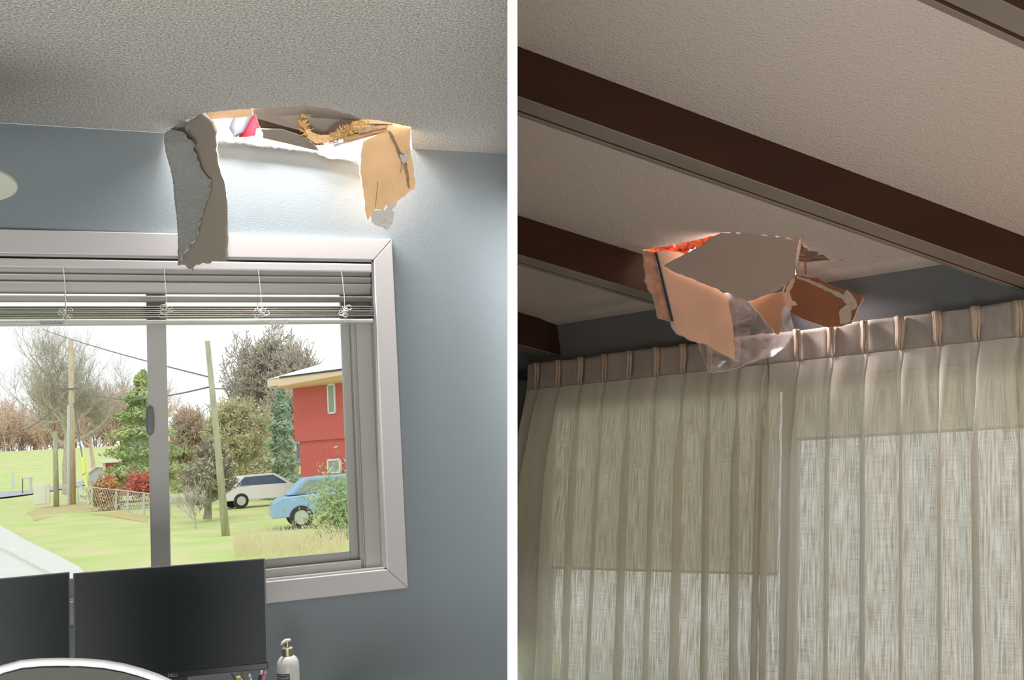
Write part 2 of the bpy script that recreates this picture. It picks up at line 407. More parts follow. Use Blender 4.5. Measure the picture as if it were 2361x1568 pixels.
# ---------------- ceiling beams (right room): box beams with a recessed groove, running down to the curtain wall
crs = Nc.cross(Bd).normalized()
HB, WB = .21, .128
if (rc(1500, 376)-rc(1500, 220.6)).dot(crs) < 0: crs = -crs
def beam(T, label):
    """T: point on the ceiling where the near face of the beam meets it"""
    T = V(T)
    prof = [(0, 0), (0, HB), (WB*.66, HB), (WB*.66, HB-.012), (WB*.80, HB-.012), (WB*.80, HB-.004), (WB, HB-.004), (WB, 0)]
    a = []; b = []
    for x, h in prof:
        P = T+crs*x-Nc*h
        a.append(part_at(P, Bd)+Bd*.015); b.append(isect(P, Bd, R0, Nw))
    n = len(prof); mbm = MB(); fs = []; ms = []
    for i in range(n):
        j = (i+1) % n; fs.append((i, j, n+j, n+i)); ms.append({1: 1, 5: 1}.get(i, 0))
    fs.append(tuple(range(n))[::-1]); ms.append(0); fs.append(tuple(range(n, 2*n))); ms.append(0)
    mbm.add(a+b, fs, ms)
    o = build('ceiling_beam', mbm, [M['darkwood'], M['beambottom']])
    bev(o, .003, 1)
    return tag(o, label, 'beam', None)
beam(rc(1500, 220.6), 'long dark stained wooden beam crossing the whole ceiling above the hole')
beam(rc(1400, 560.5), 'dark wooden ceiling beam ending behind the torn hanging drywall')
beam(rc(1240, 732), 'short end of a nearly black beam meeting the wall left of the curtains')
for k in range(0, 1):
    # topmost beam: its far edge passes (2096,0)-(2361,119) in the ceiling plane of the underside
    Q = plane(2230, 58, R0-Nc*HB, Nc)
    beam(Q - crs*WB + Nc*HB, 'dark wooden beam cut off by the upper right corner')

# ================================================================== LEFT WINDOW
win = bpy.data.objects.new('window_1', None); COL.objects.link(win); win.location = (0, DW, co_b); win['_b'] = (0, DW, co_b); win['kind'] = 'structure'
# mitred casing
cw = co_r-ci_r; mb = MB(); y0, y1 = DW-.018, DW
def mitre(a, b, c, d): mb.prism([a, b, c, d], (0, .018, 0), mi=(0, 0, 0))
P = lambda x, z, y=y0: V((x, y, z))
cwb = ci_b-co_b; cwt = co_t-ci_t
for quad in ([P(co_l, co_t), P(co_r, co_t), P(ci_r, ci_t), P(ci_l, ci_t)],
             [P(co_r, co_t-.0008), P(co_r, co_b), P(ci_r, ci_b), P(ci_r, ci_t-.0008)],
             [P(co_r-.0005, co_b), P(co_l, co_b), P(ci_l, ci_b), P(ci_r-.0005, ci_b)],
             [P(co_l, co_b), P(co_l, co_t), P(ci_l, ci_t), P(ci_l, ci_b)]):
    mb = MB().prism(quad, (0, .018, 0), mi=(0, 0, 0)); o = build('casing', mb, M['white'], win); bev(o, .003, 2)
# jamb lining
mb = MB(); jt = .012; yb = DW+WT
mb.box((ci_r-jt*.5, DW-.004, ci_b), (ci_r+jt*.5, yb, ci_t)); mb.box((ci_l-jt*.5, DW-.004, ci_b), (ci_l+jt*.5, yb, ci_t))
mb.box((ci_l, DW-.004, ci_t-jt*.5), (ci_r, yb, ci_t+jt*.5)); mb.box((ci_l, DW-.004, ci_b-jt*.5), (ci_r, yb, ci_b+jt*.5))
build('jamb', mb, M['vinyl'], win)
# window frame with tracks
def wx(px, py, off): return wl(px, py, -off).x
gr_x = wx(792, 900, .10); fb = wx(392, 900, .07)
mb = MB(); fz0, fz1 = ci_b+.006, ci_t-.006
mb.box((gr_x+.045, DW+.045, fz0), (ci_r-.0055, DW+.12, fz1)); mb.box((gr_x+.030, DW+.062, fz0), (gr_x+.045, DW+.12, fz1)); mb.box((gr_x+.045-.005, DW+.05, fz0), (gr_x+.045, DW+.062, fz1))
mb.box((ci_l+.041, DW+.047, fz0), (gr_x+.0295, DW+.12, fz0+.03)); mb.box((ci_l+.041, DW+.047, fz1-.03), (gr_x+.0295, DW+.12, fz1))
mb.box((ci_l+.006, DW+.045, fz0), (ci_l+.04, DW+.12, fz1))
o = build('frame', mb, M['vinyl'], win); bev(o, .002, 1)
# sashes
sl0 = wx(343, 1000, .05); sl1 = wx(388, 1000, .05)
def sash(x0, x1, yy, lw, rw_, zt=.03):
    mb = MB(); a, b = fz0+.03, fz1-.03
    mb.box((x0, yy, a), (x0+lw, yy+.028, b)); mb.box((x1-rw_, yy, a), (x1, yy+.028, b))
    mb.box((x0+lw, yy, a), (x1-rw_, yy+.028, a+zt)); mb.box((x0+lw, yy, b-zt), (x1-rw_, yy+.028, b))
    s_ = build('sash', mb, M['vinyl'], win); bev(s_, .003, 2)
    g = MB().box((x0+lw, yy+.012, a+zt), (x1-rw_, yy+.016, b-zt)); build('pane', g, M['glass'], s_)
    return s_
sash(ci_l+.04, sl1, DW+.050, .04, sl1-sl0)
sash(sl0+.02, gr_x+.030, DW+.088, .03, .03)
lt = MB(); lp = V((sl0+.004, DW+.044, wl(343, 970, -.05).z))
rowsl = []
for i in range(13):
    t = i/12; zz = (t-.5)*.105; r = .0125*math.sqrt(max(0, 1-(2*t-1)**4))+.001
    rowsl.append((lp+V((0, 0, zz)), r))
lt.tube([p for p, r in rowsl], [r for p, r in rowsl], 12)
build('latch', lt, M['blackp'] if False else mat('grey_latch', (.16, .16, .16), .4), win, smooth=True)

# ================================================================== BLIND (raised, inside the window recess)
blind = thing('window_blind', 'white horizontal slat blind raised to the top of the blue room window', 'blind', (-.2, DW+.02, ci_t))
bx0, bx1 = ci_l+.02, ci_r-.008
byc = DW+.004
hz1, hz0 = wl(600, 605, .01).z, wl(600, 625, .01).z
mb = MB().box((bx0, byc-.022, hz0), (bx1, byc+.03, hz1)); o = build('head_rail', mb, M['white'], blind); bev(o, .005, 3)
zb = wl(600, 745.5, .01).z
def slat(z, tilt, wdt=.046, xr=bx1-.004, thick=.0026):
    rows = []
    for i in range(7):
        u = (i/6-.5)*wdt; c = .0035*(1-(2*i/6-1)**2)
        dy = u*math.cos(tilt)-c*math.sin(tilt); dz = u*math.sin(tilt)+c*math.cos(tilt)
        rows.append([V((bx0+.004, byc+dy, z+dz)), V((xr, byc+dy, z+dz))])
    o = sheet('slat', rows, thick, M['slat'], blind); return o
# open slats (positions read along x = 600) then the gathered stack
zz_ = [wl(600, y, .0).z for y in (634, 650, 666, 690)]
for k, (z, t) in enumerate(zip(zz_, (-.95, -.95, -.9, -.30))): slat(z, t)
for k, y in enumerate((709, 713.5, 718, 722.5, 727, 731)): slat(wl(600, y, .0).z, -.04+.02*(k % 3))
mb = MB().box((bx0+.003, byc-.024, zb), (bx1-.003, byc+.024, zb+.014)); o = build('bottom_rail', mb, M['slat'], blind); bev(o, .004, 2)
for pxc in (-120, 150, 382, 600, 792):
    xx = wl(pxc, 690, .02).x; mb = MB()
    mb.tube([V((xx-.004, byc-.030, hz0)), V((xx+.002, byc-.032, (hz0+zb)/2)), V((xx+.003, byc-.027, zb))], .0012, 6)
    mb.tube([V((xx-.004, byc+.030, hz0)), V((xx, byc+.030, zb))], .0009, 6)
    build('ladder_cord', mb, M['print'], blind)
    rnd = random.Random(pxc); mb = MB()
    for k in range(7):                                   # loops of slack ladder string gathered over the stack
        c = V((xx+rnd.uniform(-.015, .02), byc-.028-rnd.uniform(0, .008), zb+.018+rnd.uniform(0, .04)))
        r = rnd.uniform(.006, .012); ph = rnd.uniform(0, 3)
        mb.tube([c+V((math.cos(a*.7+ph)*r, math.sin(a*1.3)*.003, math.sin(a*.7+ph)*r*.8)) for a in range(9)], .0012, 5)
    build('gathered_ladder_string', mb, M['print'], blind)
for pxc, wpx in ((118, 50), (643, 42)):
    a = wl(pxc-wpx/2, 750, .03); b = wl(pxc+wpx/2, 741, .03)
    mb = MB().box((a.x, DW-.034, zb-.004), (b.x, DW-.026, zb+.009)); o = build('hold_down_clip', mb, glass('clear_clip', (.8, .82, .78, 1), 1.45, .3), blind)

# ================================================================== LEFT HOLE: torn drywall
# long flap hanging from the left corner of the hole
def LP(px, py, off): return wl(px, py, off)
spec = [(LP(404, 300, .09), LP(470, 258, .22)), (LP(412, 303, .10), LP(492, 283, .215)), (LP(424, 312, .11), LP(499, 306, .19)), (LP(430, 345, .11), LP(500, 345, .16)),
        (LP(430, 380, .09), LP(507, 390, .12)), (LP(425, 425, .07), LP(519, 425, .09)), (LP(420, 470, .06), LP(524, 465, .07)), (LP(412, 520, .05), LP(526, 520, .055)),
        (LP(410, 570, .045), LP(526, 570, .045)), (LP(411, 611, .04), LP(525, 604, .04))]
flap = thing('torn_drywall_flap', 'long grey strip of torn drywall hanging over the window casing', 'drywall', LP(465, 612, .04))
rows = loft(dens(spec, 4), 14, .0022, 4)
rnd = random.Random(3)
bot = rows[-1]
for j, p in enumerate(bot):                               # ragged lower end
    p.z += rnd.uniform(-.004, .004) - (.018 if j in (3, 4) else 0) + (.004 if j > 9 else 0)
sheet('paper_backing', rows, .011, [M['greypaper'], M['gyp']], flap)
face_px = [(378, 312), (388, 303), (402, 303), (410, 306), (424, 304), (428, 314), (424, 322), (436, 318), (446, 327), (448, 341), (444, 348), (452, 358), (458, 375), (466, 396), (480, 409), (486, 416), (485, 441), (474, 467),
           (462, 505), (455, 540), (449, 555), (440, 562), (434, 573), (420, 590), (414, 596), (411, 560), (408, 500), (402, 460), (400, 420), (392, 385), (384, 360), (379, 333)]
def flo(y):                                                # how far the backing stands off the wall at height y
    ks = [(300, .15), (330, .15), (380, .12), (425, .085), (470, .07), (520, .056), (570, .048), (620, .044)]
    if y <= ks[0][0]: return ks[0][1]
    for (a_, b_), (c_, d_) in zip(ks, ks[1:]):
        if y <= c_: return b_+(d_-b_)*(y-a_)/(c_-a_)
    return ks[-1][1]
fL = [(300, 392), (305, 382), (312, 378), (333, 379), (360, 384), (385, 392), (420, 399), (460, 402), (500, 407), (560, 411), (596, 414), (602, 416)]
fR = [(300, 402), (304, 424), (311, 429), (316, 427), (320, 432), (324, 445), (336, 449), (346, 446), (358, 453), (375, 459), (396, 466), (409, 480), (416, 487), (441, 486), (467, 475), (505, 463), (540, 456), (555, 450), (562, 440), (573, 434), (590, 422), (602, 417)]
def ip(t, y):
    for (a_, b_), (c_, d_) in zip(t, t[1:]):
        if y <= c_: return b_+(d_-b_)*(y-a_)/(c_-a_)
    return t[-1][1]
rnd = random.Random(9); rowsf = []
for i in range(104):
    y = 300.5+i*2.9; l_, r_ = ip(fL, y)+1.6*noise.noise(V((y*.16, 3, 0))), ip(fR, y)+2.0*noise.noise(V((y*.13, 8, 0)))
    rowsf.append([LP(l_+(r_-l_)*j/10, y, flo(y)+.014+(.006 if j == 10 and i % 7 > 3 else 0)) for j in range(11)])
sheet('painted_face', rowsf, .004, [M['face'], M['gyp']], flap)
mbf = MB().prism([LP(x, y, .14) for x, y in [(402, 300), (420, 292), (444, 273), (440, 268), (418, 280), (392, 298)]], (0, .003, 0), mi=(0, 0, 0)); build('torn_face_strip', mbf, M['face'], flap)
mbf = MB().prism([LP(x, y, .145) for x, y in [(434, 306), (446, 274), (441, 272), (426, 300)]], (0, .003, 0), mi=(0, 0, 0)); build('torn_face_strip', mbf, M['face'], flap)
mbf = MB().tube([LP(441, 608, .042), LP(444, 620, .042), LP(443, 627, .042)], [.006, .003, .0005], 6); build('gypsum_shard', mbf, M['greypaper'], flap)

# kraft coloured flap on the right
kf = thing('torn_drywall_piece', 'tan kraft paper drywall piece hanging at the right end of the hole', 'drywall', LP(890, 525, .06))
kp = [(905, 276), (947, 291, 0), (945, 335), (951, 370), (957, 420), (956, 436), (946, 438), (936, 450), (918, 462), (912, 470), (890, 472), (885, 483), (868, 480), (855, 497), (847, 509), (842, 490), (838, 440), (830, 398), (836, 340), (840, 325), (868, 312), (890, 296)]
def kpl(x, y):  # hangs almost vertically from the ceiling edge, swinging to the wall at the bottom
    t = (y-285)/240; return LP(x, y, .24-.13*t)
def kwarp(x, y): return kpl(x, y)
def tri_sheet(name, px, fn, thick, mats, parent, step=9, amp=1.4, seed=1):
    pts = jag(px, step, amp, seed); P3 = [fn(x, y) for x, y in pts]
    mb = MB().prism(P3, thick, mi=(0, 0, 1)); return build(name, mb, mats, parent)
tri_sheet('kraft_backing', kp, kpl, (0, .012, 0), [M['kraft'], M['gyp']], kf)
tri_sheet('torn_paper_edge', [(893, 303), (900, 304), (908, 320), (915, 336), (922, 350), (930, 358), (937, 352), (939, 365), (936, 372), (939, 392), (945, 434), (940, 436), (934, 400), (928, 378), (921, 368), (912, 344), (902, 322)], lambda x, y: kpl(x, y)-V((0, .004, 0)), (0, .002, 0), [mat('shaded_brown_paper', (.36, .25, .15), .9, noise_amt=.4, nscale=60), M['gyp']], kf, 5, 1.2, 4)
tri_sheet('peeled_white_paper', [(921, 356), (929, 360), (937, 350), (939, 362), (936, 374), (930, 380), (924, 372)], lambda x, y: kpl(x, y)-V((0, .008, 0)), (0, .002, 0), [M['gyp'], M['gyp']], kf, 4, 1, 4)
for a, b in (((924, 372), (926, 384)), ((926, 384), (922, 400)), ((930, 366), (938, 380)), ((871, 418), (865, 478))): build('crack_line', MB().tube([kpl(*a)-V((0, .003, 0)), kpl(*b)-V((0, .003, 0))], .0009, 5), M['brownpaper'], kf)
tri_sheet('crumbled_gypsum', [(855, 495), (868, 483), (888, 482), (895, 472), (918, 462), (914, 474), (905, 480), (911, 488), (909, 505), (903, 518), (896, 527), (886, 520), (878, 519), (868, 515), (858, 508)], lambda x, y: kpl(x, y)+V((0, .012, 0)), (0, .014, 0), [M['gyp'], M['gyp']], kf, 5, 1.6, 9)

# ---- above the hole: folded ceiling boards, insulation, joist, roofer's clothes
bp1 = thing('folded_ceiling_board', 'grey-brown ceiling board folded up inside the hole', 'drywall', cl(650, 300, .05))
def up(px, py, h): return cl(px, py, h)
def far(px, py, off): return wl(px, py, off)
r1 = [[up(576, 243, .03), up(640, 240, .03), up(704, 236, .03), up(724, 236, .03)], [far(590, 262, .21), far(640, 266, .21), far(700, 262, .21), far(722, 262, .21)], [far(592, 271, .17), far(640, 285, .17), far(690, 299, .17), far(722, 302, .17)]]
sheet('upper_board', [[p for p in r] for r in r1], .008, [mat('brown_grey_board', (.27, .225, .185), .9, noise_amt=.05, nscale=4), M['gyp']], bp1, smooth=False)
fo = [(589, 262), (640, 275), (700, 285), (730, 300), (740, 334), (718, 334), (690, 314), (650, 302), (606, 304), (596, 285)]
tri_sheet('fold_shadow', fo, lambda x, y: far(x, y, .165), (0, .004, 0), [mat('fold_shadow_dark', (.055, .036, .028), .9), M['brownpaper']], bp1, 12, .5)  # dark sheet standing in for the shadow between the folded boards
r2 = [[far(600, 297, .185), far(650, 298, .185), far(695, 313, .185), far(722, 332, .185)], [far(606, 306, .175), far(650, 306, .175), far(700, 324, .175), far(728, 338, .175)], [far(606, 318, .16), far(660, 330, .16), far(712, 342, .16), far(735, 346, .16)]]
sheet('lower_board', r2, .008, [M['greypaper'], M['gyp']], bp1, smooth=False)
bp2 = thing('curved_ceiling_board', 'darker curved board inside the hole right of the insulation', 'drywall', cl(780, 290, .05))
r3 = [[up(712, 236, .03), up(760, 242, .03), up(800, 254, .03), up(842, 268, .03)], [far(718, 270, .2), far(760, 272, .2), far(800, 275, .2), far(840, 282, .2)], [far(722, 312, .17), far(755, 318, .17), far(790, 312, .17), far(836, 318, .17)]]
sheet('upper_board', r3, .008, [M['greypaper'], M['gyp']], bp2, smooth=False)
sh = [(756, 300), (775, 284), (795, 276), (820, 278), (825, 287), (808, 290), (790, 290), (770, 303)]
tri_sheet('fold_shadow', sh, lambda x, y: far(x, y, .215), (0, .004, 0), [mat('fold_shadow_brown', (.12, .075, .06), .9), M['brownpaper']], bp2, 12, .5)  # brown sheet painted as the shadow band on the curved board
# kraft edge at the near left lip of the hole
mbk = MB().prism([up(x, y, .0155) for x, y in jag([(456, 258), (520, 248), (578, 243), (584, 268), (540, 272), (500, 274), (468, 276)], 9, 1, 3)], (0, 0, .004), mi=(0, 0, 0))
ke = build('kraft_paper_strip', mbk, M['kraft']); tag(ke, 'orange-tan paper strip along the near lip of the left hole', 'paper strip')
# insulation: rope-like tuft and clump
mbn = MB(); rnd = random.Random(11)
def tuft(mb, px, py, off, r, n=26):
    c = far(px, py, off)
    vs = []; fs = []; N1, N2 = 7, 10
    for i in range(N1):
        th = math.pi*i/(N1-1)
        for j in range(N2):
            ph = 2*math.pi*j/N2; rr = r*rnd.uniform(.72, 1.2)
            vs.append(c+V((math.sin(th)*math.cos(ph), math.sin(th)*math.sin(ph), math.cos(th)))*rr)
    for i in range(N1-1):
        for j in range(N2): fs.append((i*N2+j, i*N2+(j+1) % N2, (i+1)*N2+(j+1) % N2, (i+1)*N2+j))
    mb.add(vs, fs)
path = [(704, 256), (700, 268), (699, 282), (703, 294), (708, 306), (716, 316), (728, 322), (742, 323), (758, 320), (774, 312)]
def strands(mb, path, n, spread, L, off):
    for k in range(n):
        t = rnd.uniform(0, len(path)-1.001); i = int(t); px = path[i][0]+(path[i+1][0]-path[i][0])*(t-i); py = path[i][1]+(path[i+1][1]-path[i][1])*(t-i)
        c = far(px+rnd.gauss(0, spread), py+rnd.gauss(0, spread), off+rnd.uniform(-.015, .015)); d = V((rnd.gauss(0, 1), rnd.gauss(0, 1), rnd.gauss(0, 1))).normalized(); e = d.orthogonal().normalized()*L*.35
        m_ = c+d*L*.5+e*rnd.uniform(-1, 1); r_ = rnd.uniform(.0012, .0035)
        mb.tube([c, m_, c+d*L+e*rnd.uniform(-1, 1)], [r_*.5, r_, r_*.3], 5, cap=False)
strands(mbn, path, 520, 3.0, .016, .20)
for px, py in path: tuft(mbn, px+1, py, .205, .0075)
ins = build('insulation_tuft', mbn, M['insul'], smooth=True); tag(ins, 'ragged yellow insulation tuft hanging in the middle of the left hole', 'insulation')
mbn = MB()
for k in range(34):
    t = k/33; tuft(mbn, 774+t*66+rnd.uniform(-5, 5), 312-t*36+rnd.uniform(-5, 6), .21-.02*t, rnd.uniform(.004, .009))
strands(mbn, [(766, 318), (790, 306), (812, 296), (830, 286), (846, 280)], 900, 4.5, .017, .21)
for q, (poly, mm) in enumerate((([(704, 300), (712, 297), (722, 306), (740, 312), (762, 310), (778, 302), (796, 298), (786, 312), (768, 322), (748, 330), (726, 330), (712, 320)], 'kraft'), ([(816, 282), (838, 273), (862, 276), (880, 282), (866, 290), (842, 296), (826, 300)], 'insul'), ([(848, 292), (858, 282), (870, 286), (862, 298)], 'gyp'))):
    pp = build('facing_scrap', MB().prism([far(x, y, .222+q*.002) for x, y in jag(poly, 5, 1.3, q)], (0, .002, 0), mi=(0, 0, 0)), M[mm]); tag(pp, ('torn tan facing paper curling along the hanging insulation', 'yellow insulation scrap above the broken lath', 'small white gypsum chip above the broken lath')[q], 'debris')
ins = build('insulation_clump', mbn, M['insul'], smooth=True); tag(ins, 'pale yellow insulation clump beside the broken lath in the left hole', 'insulation')
# broken lath / joist
jo = thing('broken_lath', 'splintered tan wood strip beneath the insulation at the right of the hole', 'wood', far(840, 320, .2))
def stick(a, b, wd, th, m, nm, parent):
    a, b = V(a), V(b); d = (b-a); s_ = d.cross(V((0, 0, 1))).normalized()*wd; u_ = V((0, 0, th))
    mb = MB(); mb.add([a-s_*.5, a+s_*.5, b+s_*.35, b-s_*.35, a-s_*.5+u_, a+s_*.5+u_*.9, b+s_*.35+u_*.5, b-s_*.35+u_*.6], [(0, 3, 2, 1), (4, 5, 6, 7), (0, 1, 5, 4), (1, 2, 6, 5), (2, 3, 7, 6), (3, 0, 4, 7)])
    return build(nm, mb, m, parent)
stick(far(792, 329, .2), far(892, 302, .23), .03, .018, M['wood'], 'long_splinter', jo)
stick(far(826, 312, .215), far(892, 296, .235), .03, .022, mat('mottled_board', (.42, .27, .15), .9, noise_amt=.5, nscale=70), 'mottled_board', jo)
stick(far(850, 288, .225), far(905, 288, .24), .03, .015, M['wood'], 'short_splinter', jo)
stick(far(770, 338, .19), far(800, 328, .2), .012, .006, M['gyp'], 'pale_splinter', jo)
# pale torn gypsum ledge along the top of the wall
mbl = MB()
lw_ = jag([(498, 318), (560, 316), (606, 311), (650, 318), (705, 334), (760, 346), (800, 352), (828, 372), (810, 370), (770, 360), (720, 351), (660, 342), (600, 336), (545, 327), (500, 327)], 8, 2.2, 21)
mbl.prism([far(x, y, .018) for x, y in lw_], (0, .016, 0), mi=(0, 0, 0))
led = build('torn_gypsum_edge', mbl, M['gyp']); tag(led, 'bright ragged gypsum edge along the wall top under the left hole', 'drywall edge')
for k, (x0, y0, x1, y1) in enumerate(((556, 318, 606, 338), (735, 356, 790, 366))):
    led2 = build('paper_sliver', MB().prism([far(x, y, .024) for x, y in jag([(x0, y0), ((x0+x1)/2, (y0+y1)/2-3), (x1, y1), ((x0+x1)/2, (y0+y1)/2+5)], 6, 1.2, k)], (0, .003, 0), mi=(0, 0, 0)), M['kraft'])
    tag(led2, ('thin tan paper sliver at the left of the torn gypsum edge', 'thin tan paper sliver near the right of the torn gypsum edge')[k], 'paper sliver')
# roofer seen through the hole: bent leg in grey trousers and red jacket hem, kneeling on the attic joist
jk = thing('person', 'roofer in red jacket and grey trousers glimpsed through the left hole', 'person', wl(560, 300, -.55))
def blob(pts, rs, nm, m, n=14): return build(nm, MB().tube(pts, rs, n), m, jk, smooth=True)
fr_ = lambda px, py, o=-.5: wl(px, py, o)
blob([fr_(538, 330), fr_(545, 300), fr_(560, 268), fr_(578, 240)], [.026, .03, .034, .04], 'trouser_leg', M['greycloth'])
blob([fr_(575, 330, -.56), fr_(583, 300, -.56), fr_(590, 262, -.56), fr_(596, 225, -.56)], [.045, .055, .055, .05], 'jacket', M['red'])
blob([fr_(598, 322, -.48), fr_(600, 300, -.48), fr_(604, 288, -.48)], [.02, .017, .012], 'glove', M['kraftr'])
jst = build('ceiling_joist', MB().box((-3, DW+.32, ZC+.12), (1.4, DW+.36, ZC+.22)) if False else MB().box((wl(470, 300, -.05).x-.06, DW-1.6, ZC+.02), (wl(470, 300, -.05).x-.02, DW+.3, ZC+.16)), M['wood'])
tag(jst, 'rough wooden joist in the attic at the left side of the left hole', 'joist')
ti = MB()
for k in range(14): tuft(ti, 480+rnd.uniform(-8, 16), 290+rnd.uniform(-16, 14), -.02-rnd.uniform(0, .03), rnd.uniform(.01, .018))
ti = build('insulation_wad', ti, M['insul'], smooth=True); tag(ti, 'small pale insulation wad at the left corner inside the left hole', 'insulation')

# ================================================================== FAN
fan = thing('ceiling_fan', 'off-white ceiling fan, one blade tip entering at the left edge', 'ceiling fan', V((-.885, 2.69, 1.9)))
tip = V((-.205, 2.69, 1.972)); ax = V((1, 0, 0)); sd = V((0, 1, 0))
hub = V((tip.x, tip.y, tip.z))-ax*.68
def blade(ang):
    a = V((ax.x*math.cos(ang)-ax.y*math.sin(ang), ax.x*math.sin(ang)+ax.y*math.cos(ang), 0)); s2 = V((-a.y, a.x, 0))
    pts = []; W = .15
    prof = [(.16, -.05), (.26, -W)] + [(.56+.12*math.cos(q), W*math.sin(q)) for q in [-math.pi/2+i*math.pi/16 for i in range(17)]] + [(.26, W), (.16, .05)]
    P3 = [hub+a*x+s2*y+V((0, 0, -y*.05)) for x, y in prof]
    mb = MB().prism(P3, (0, 0, .009), mi=(0, 0, 0)); o = build('blade', mb, M['vinyl'], fan); bev(o, .003, 2)
for k in range(5): blade(k*2*math.pi/5)
build('motor_housing', MB().lathe(hub+V((0, 0, -.06)), [(.06, 0), (.12, .02), (.14, .06), (.13, .11), (.06, .14), (.03, .16)], 32), M['vinyl'], fan, smooth=True)
build('down_rod', MB().tube([hub+V((0, 0, .08)), V((hub.x, hub.y, ZC))], .014, 12), M['vinyl'], fan)

# ================================================================== DESK, MONITORS, CHAIR, BOTTLE, PENS
# desk top
dz = .45
desk = thing('desk', 'pale desk under the monitors below the window', 'desk', (.1, DW-.5, FZ))
o = build('desktop', MB().box((-1.2, DW-.98, dz-.028), (.72, DW-.03, dz)), M['desk'], desk); bev(o, .004, 2)
for x in (-1.14, .64):
    for y in (DW-.93, DW-.12): build('leg', MB().box((x, y, FZ), (x+.05, y+.05, dz-.028)), M['silver'], desk)
def hdir(xv):
    yv = CY + (F*F)/20784*1.0 - .0587*(xv-CX); return c2w((xv-CX, yv-CY, F))
def monitor(pTL, depth, hd, width, height, label, name='monitor', right_anchor=False, text=False):
    hd = V((hd.x, hd.y, 0)).normalized(); nb = V((-hd.y, hd.x, 0))       # away from viewer
    O = at(*pTL, depth)
    if right_anchor: O = O-hd*width
    zt = O.z; bt = .008
    base = O+hd*width/2+nb*.12; base.z = dz
    m = thing(name, label, 'monitor', base)
    Z1 = V((0, 0, 1))
    # shell
    mb = MB(); mb.frame(O-Z1*height, hd*width, nb*.012, Z1*height); mb.frame(O-Z1*(height-.03)+hd*.06+nb*.012, hd*(width-.12), nb*.035, Z1*(height-.07))
    o = build('shell', mb, mat('grey_shell_plastic', (.16, .165, .17), .4), m); bev(o, .002, 2)
    o = build('screen', MB().frame(O-Z1*(height-.0195)+hd*.0035-nb*.0012, hd*(width-.007), nb*.0015, Z1*(height-.0225)), M['screen'], m)
    o = build('chin', MB().frame(O-Z1*height-nb*.004, hd*width, nb*.005, Z1*.0185), M['blackp'], m); bev(o, .002, 2)
    mb = MB(); c = O+hd*width/2+nb*.06
    mb.frame(V((c.x, c.y, dz+.004))-hd*.03, hd*.06, nb*.03, Z1*(zt-height*.5-dz)); build('stand_neck', mb, M['blackp'], m)
    mb = MB().frame(V((c.x, c.y, dz+.001))-hd*.12-nb*.10, hd*.24, nb*.2, Z1*.012); o = build('stand_base', mb, M['blackp'], m); bev(o, .004, 2)
    if text:
        cu = bpy.data.curves.new('maker_mark', 'FONT'); cu.body = 'DELL'; cu.size = .0125; cu.align_x = 'CENTER'; cu.extrude = .0002
        t = bpy.data.objects.new('maker_mark', cu); COL.objects.link(t); t.parent = m
        pos = O+hd*width*.5-Z1*(height-.005)-nb*.0048
        t.matrix_local = Matrix.Translation(pos-V(m['_b'])) @ Matrix(((hd.x, 0, -nb.x, 0), (hd.y, 0, -nb.y, 0), (0, 1, 0, 0), (0, 0, 0, 1)))
        t.data.materials.append(M['silver'])
        bpy.context.view_layer.update()
        me = bpy.data.meshes.new_from_object(t); t2 = bpy.data.objects.new('maker_mark', me); COL.objects.link(t2); t2.parent = m; t2.matrix_local = t.matrix_local.copy(); bpy.data.objects.remove(t)
    return m
monitor((168, 1322), 2.85, hdir(12000), .533, .318, 'black monitor to the right, its maker mark on the lower bezel', text=True)
monitor((160.5, 1319), 2.85, hdir(6500), .533, .318, 'black monitor cut off by the left edge of the picture', right_anchor=True)

# chair: mesh back with white rim
chair = thing('office_chair', 'office chair with grey mesh back and glossy white rim in front of the monitors', 'chair', V((at(150, 1568, 2.1).x, at(150, 1568, 2.1).y, FZ)))
cpx = [(-90, 1640), (-60, 1590), (-30, 1560), (5, 1543), (50, 1531), (95, 1527), (140, 1526), (190, 1527), (240, 1531), (285, 1539), (325, 1550), (360, 1562), (395, 1578), (425, 1600), (445, 1640)]
cd_ = 2.1
rim = [at(x, y, cd_+.05*math.sin(math.pi*(x+90)/535)) for x, y in cpx]
lowL, lowR = rim[0]-V((0, 0, .40)), rim[-1]-V((0, 0, .40))
loop = rim+[lowR+V((-.03, 0, 0)), lowL+V((.03, 0, 0)), rim[0]]
build('rim', MB().tube(loop, .0085, 12), M['chairwhite'], chair, smooth=True)
inner = [p-V((0, 0, .012)) for p in rim]
build('mesh_back', MB().grid([[p.copy() for p in inner]]+[[V((p.x, p.y+.03*math.sin(k/6*3.14), p.z+(inner[0].z-.36-p.z)*k/6)) for p in inner] for k in range(1, 7)]), M['mesh'], chair, smooth=True)
cb = V(chair['_b']); o = build('seat', MB().box((cb.x-.25, cb.y-.50, .14), (cb.x+.25, cb.y-.02, .22)), M['mesh'], chair); bev(o, .03, 4)
build('column', MB().tube([V((cb.x, cb.y-.25, FZ+.08)), V((cb.x, cb.y-.25, .15))], .028, 14), M['blackp'], chair)
build('back_stay', MB().tube([V((cb.x, cb.y-.2, .15)), V((cb.x, cb.y+.07, .18)), V((cb.x, cb.y+.08, .52))], .02, 10), M['chairwhite'], chair)
for k in range(5):
    a = k*2*math.pi/5; build('leg', MB().tube([V((cb.x, cb.y-.25, FZ+.09)), V((cb.x+.28*math.cos(a), cb.y-.25+.28*math.sin(a), FZ+.06))], [.025, .015], 8), M['blackp'], chair)
    build('castor', MB().tube([V((cb.x+.28*math.cos(a)-.02, cb.y-.25+.28*math.sin(a), FZ+.027)), V((cb.x+.28*math.cos(a)+.02, cb.y-.25+.28*math.sin(a), FZ+.027))], .027, 12), M['blackp'], chair)

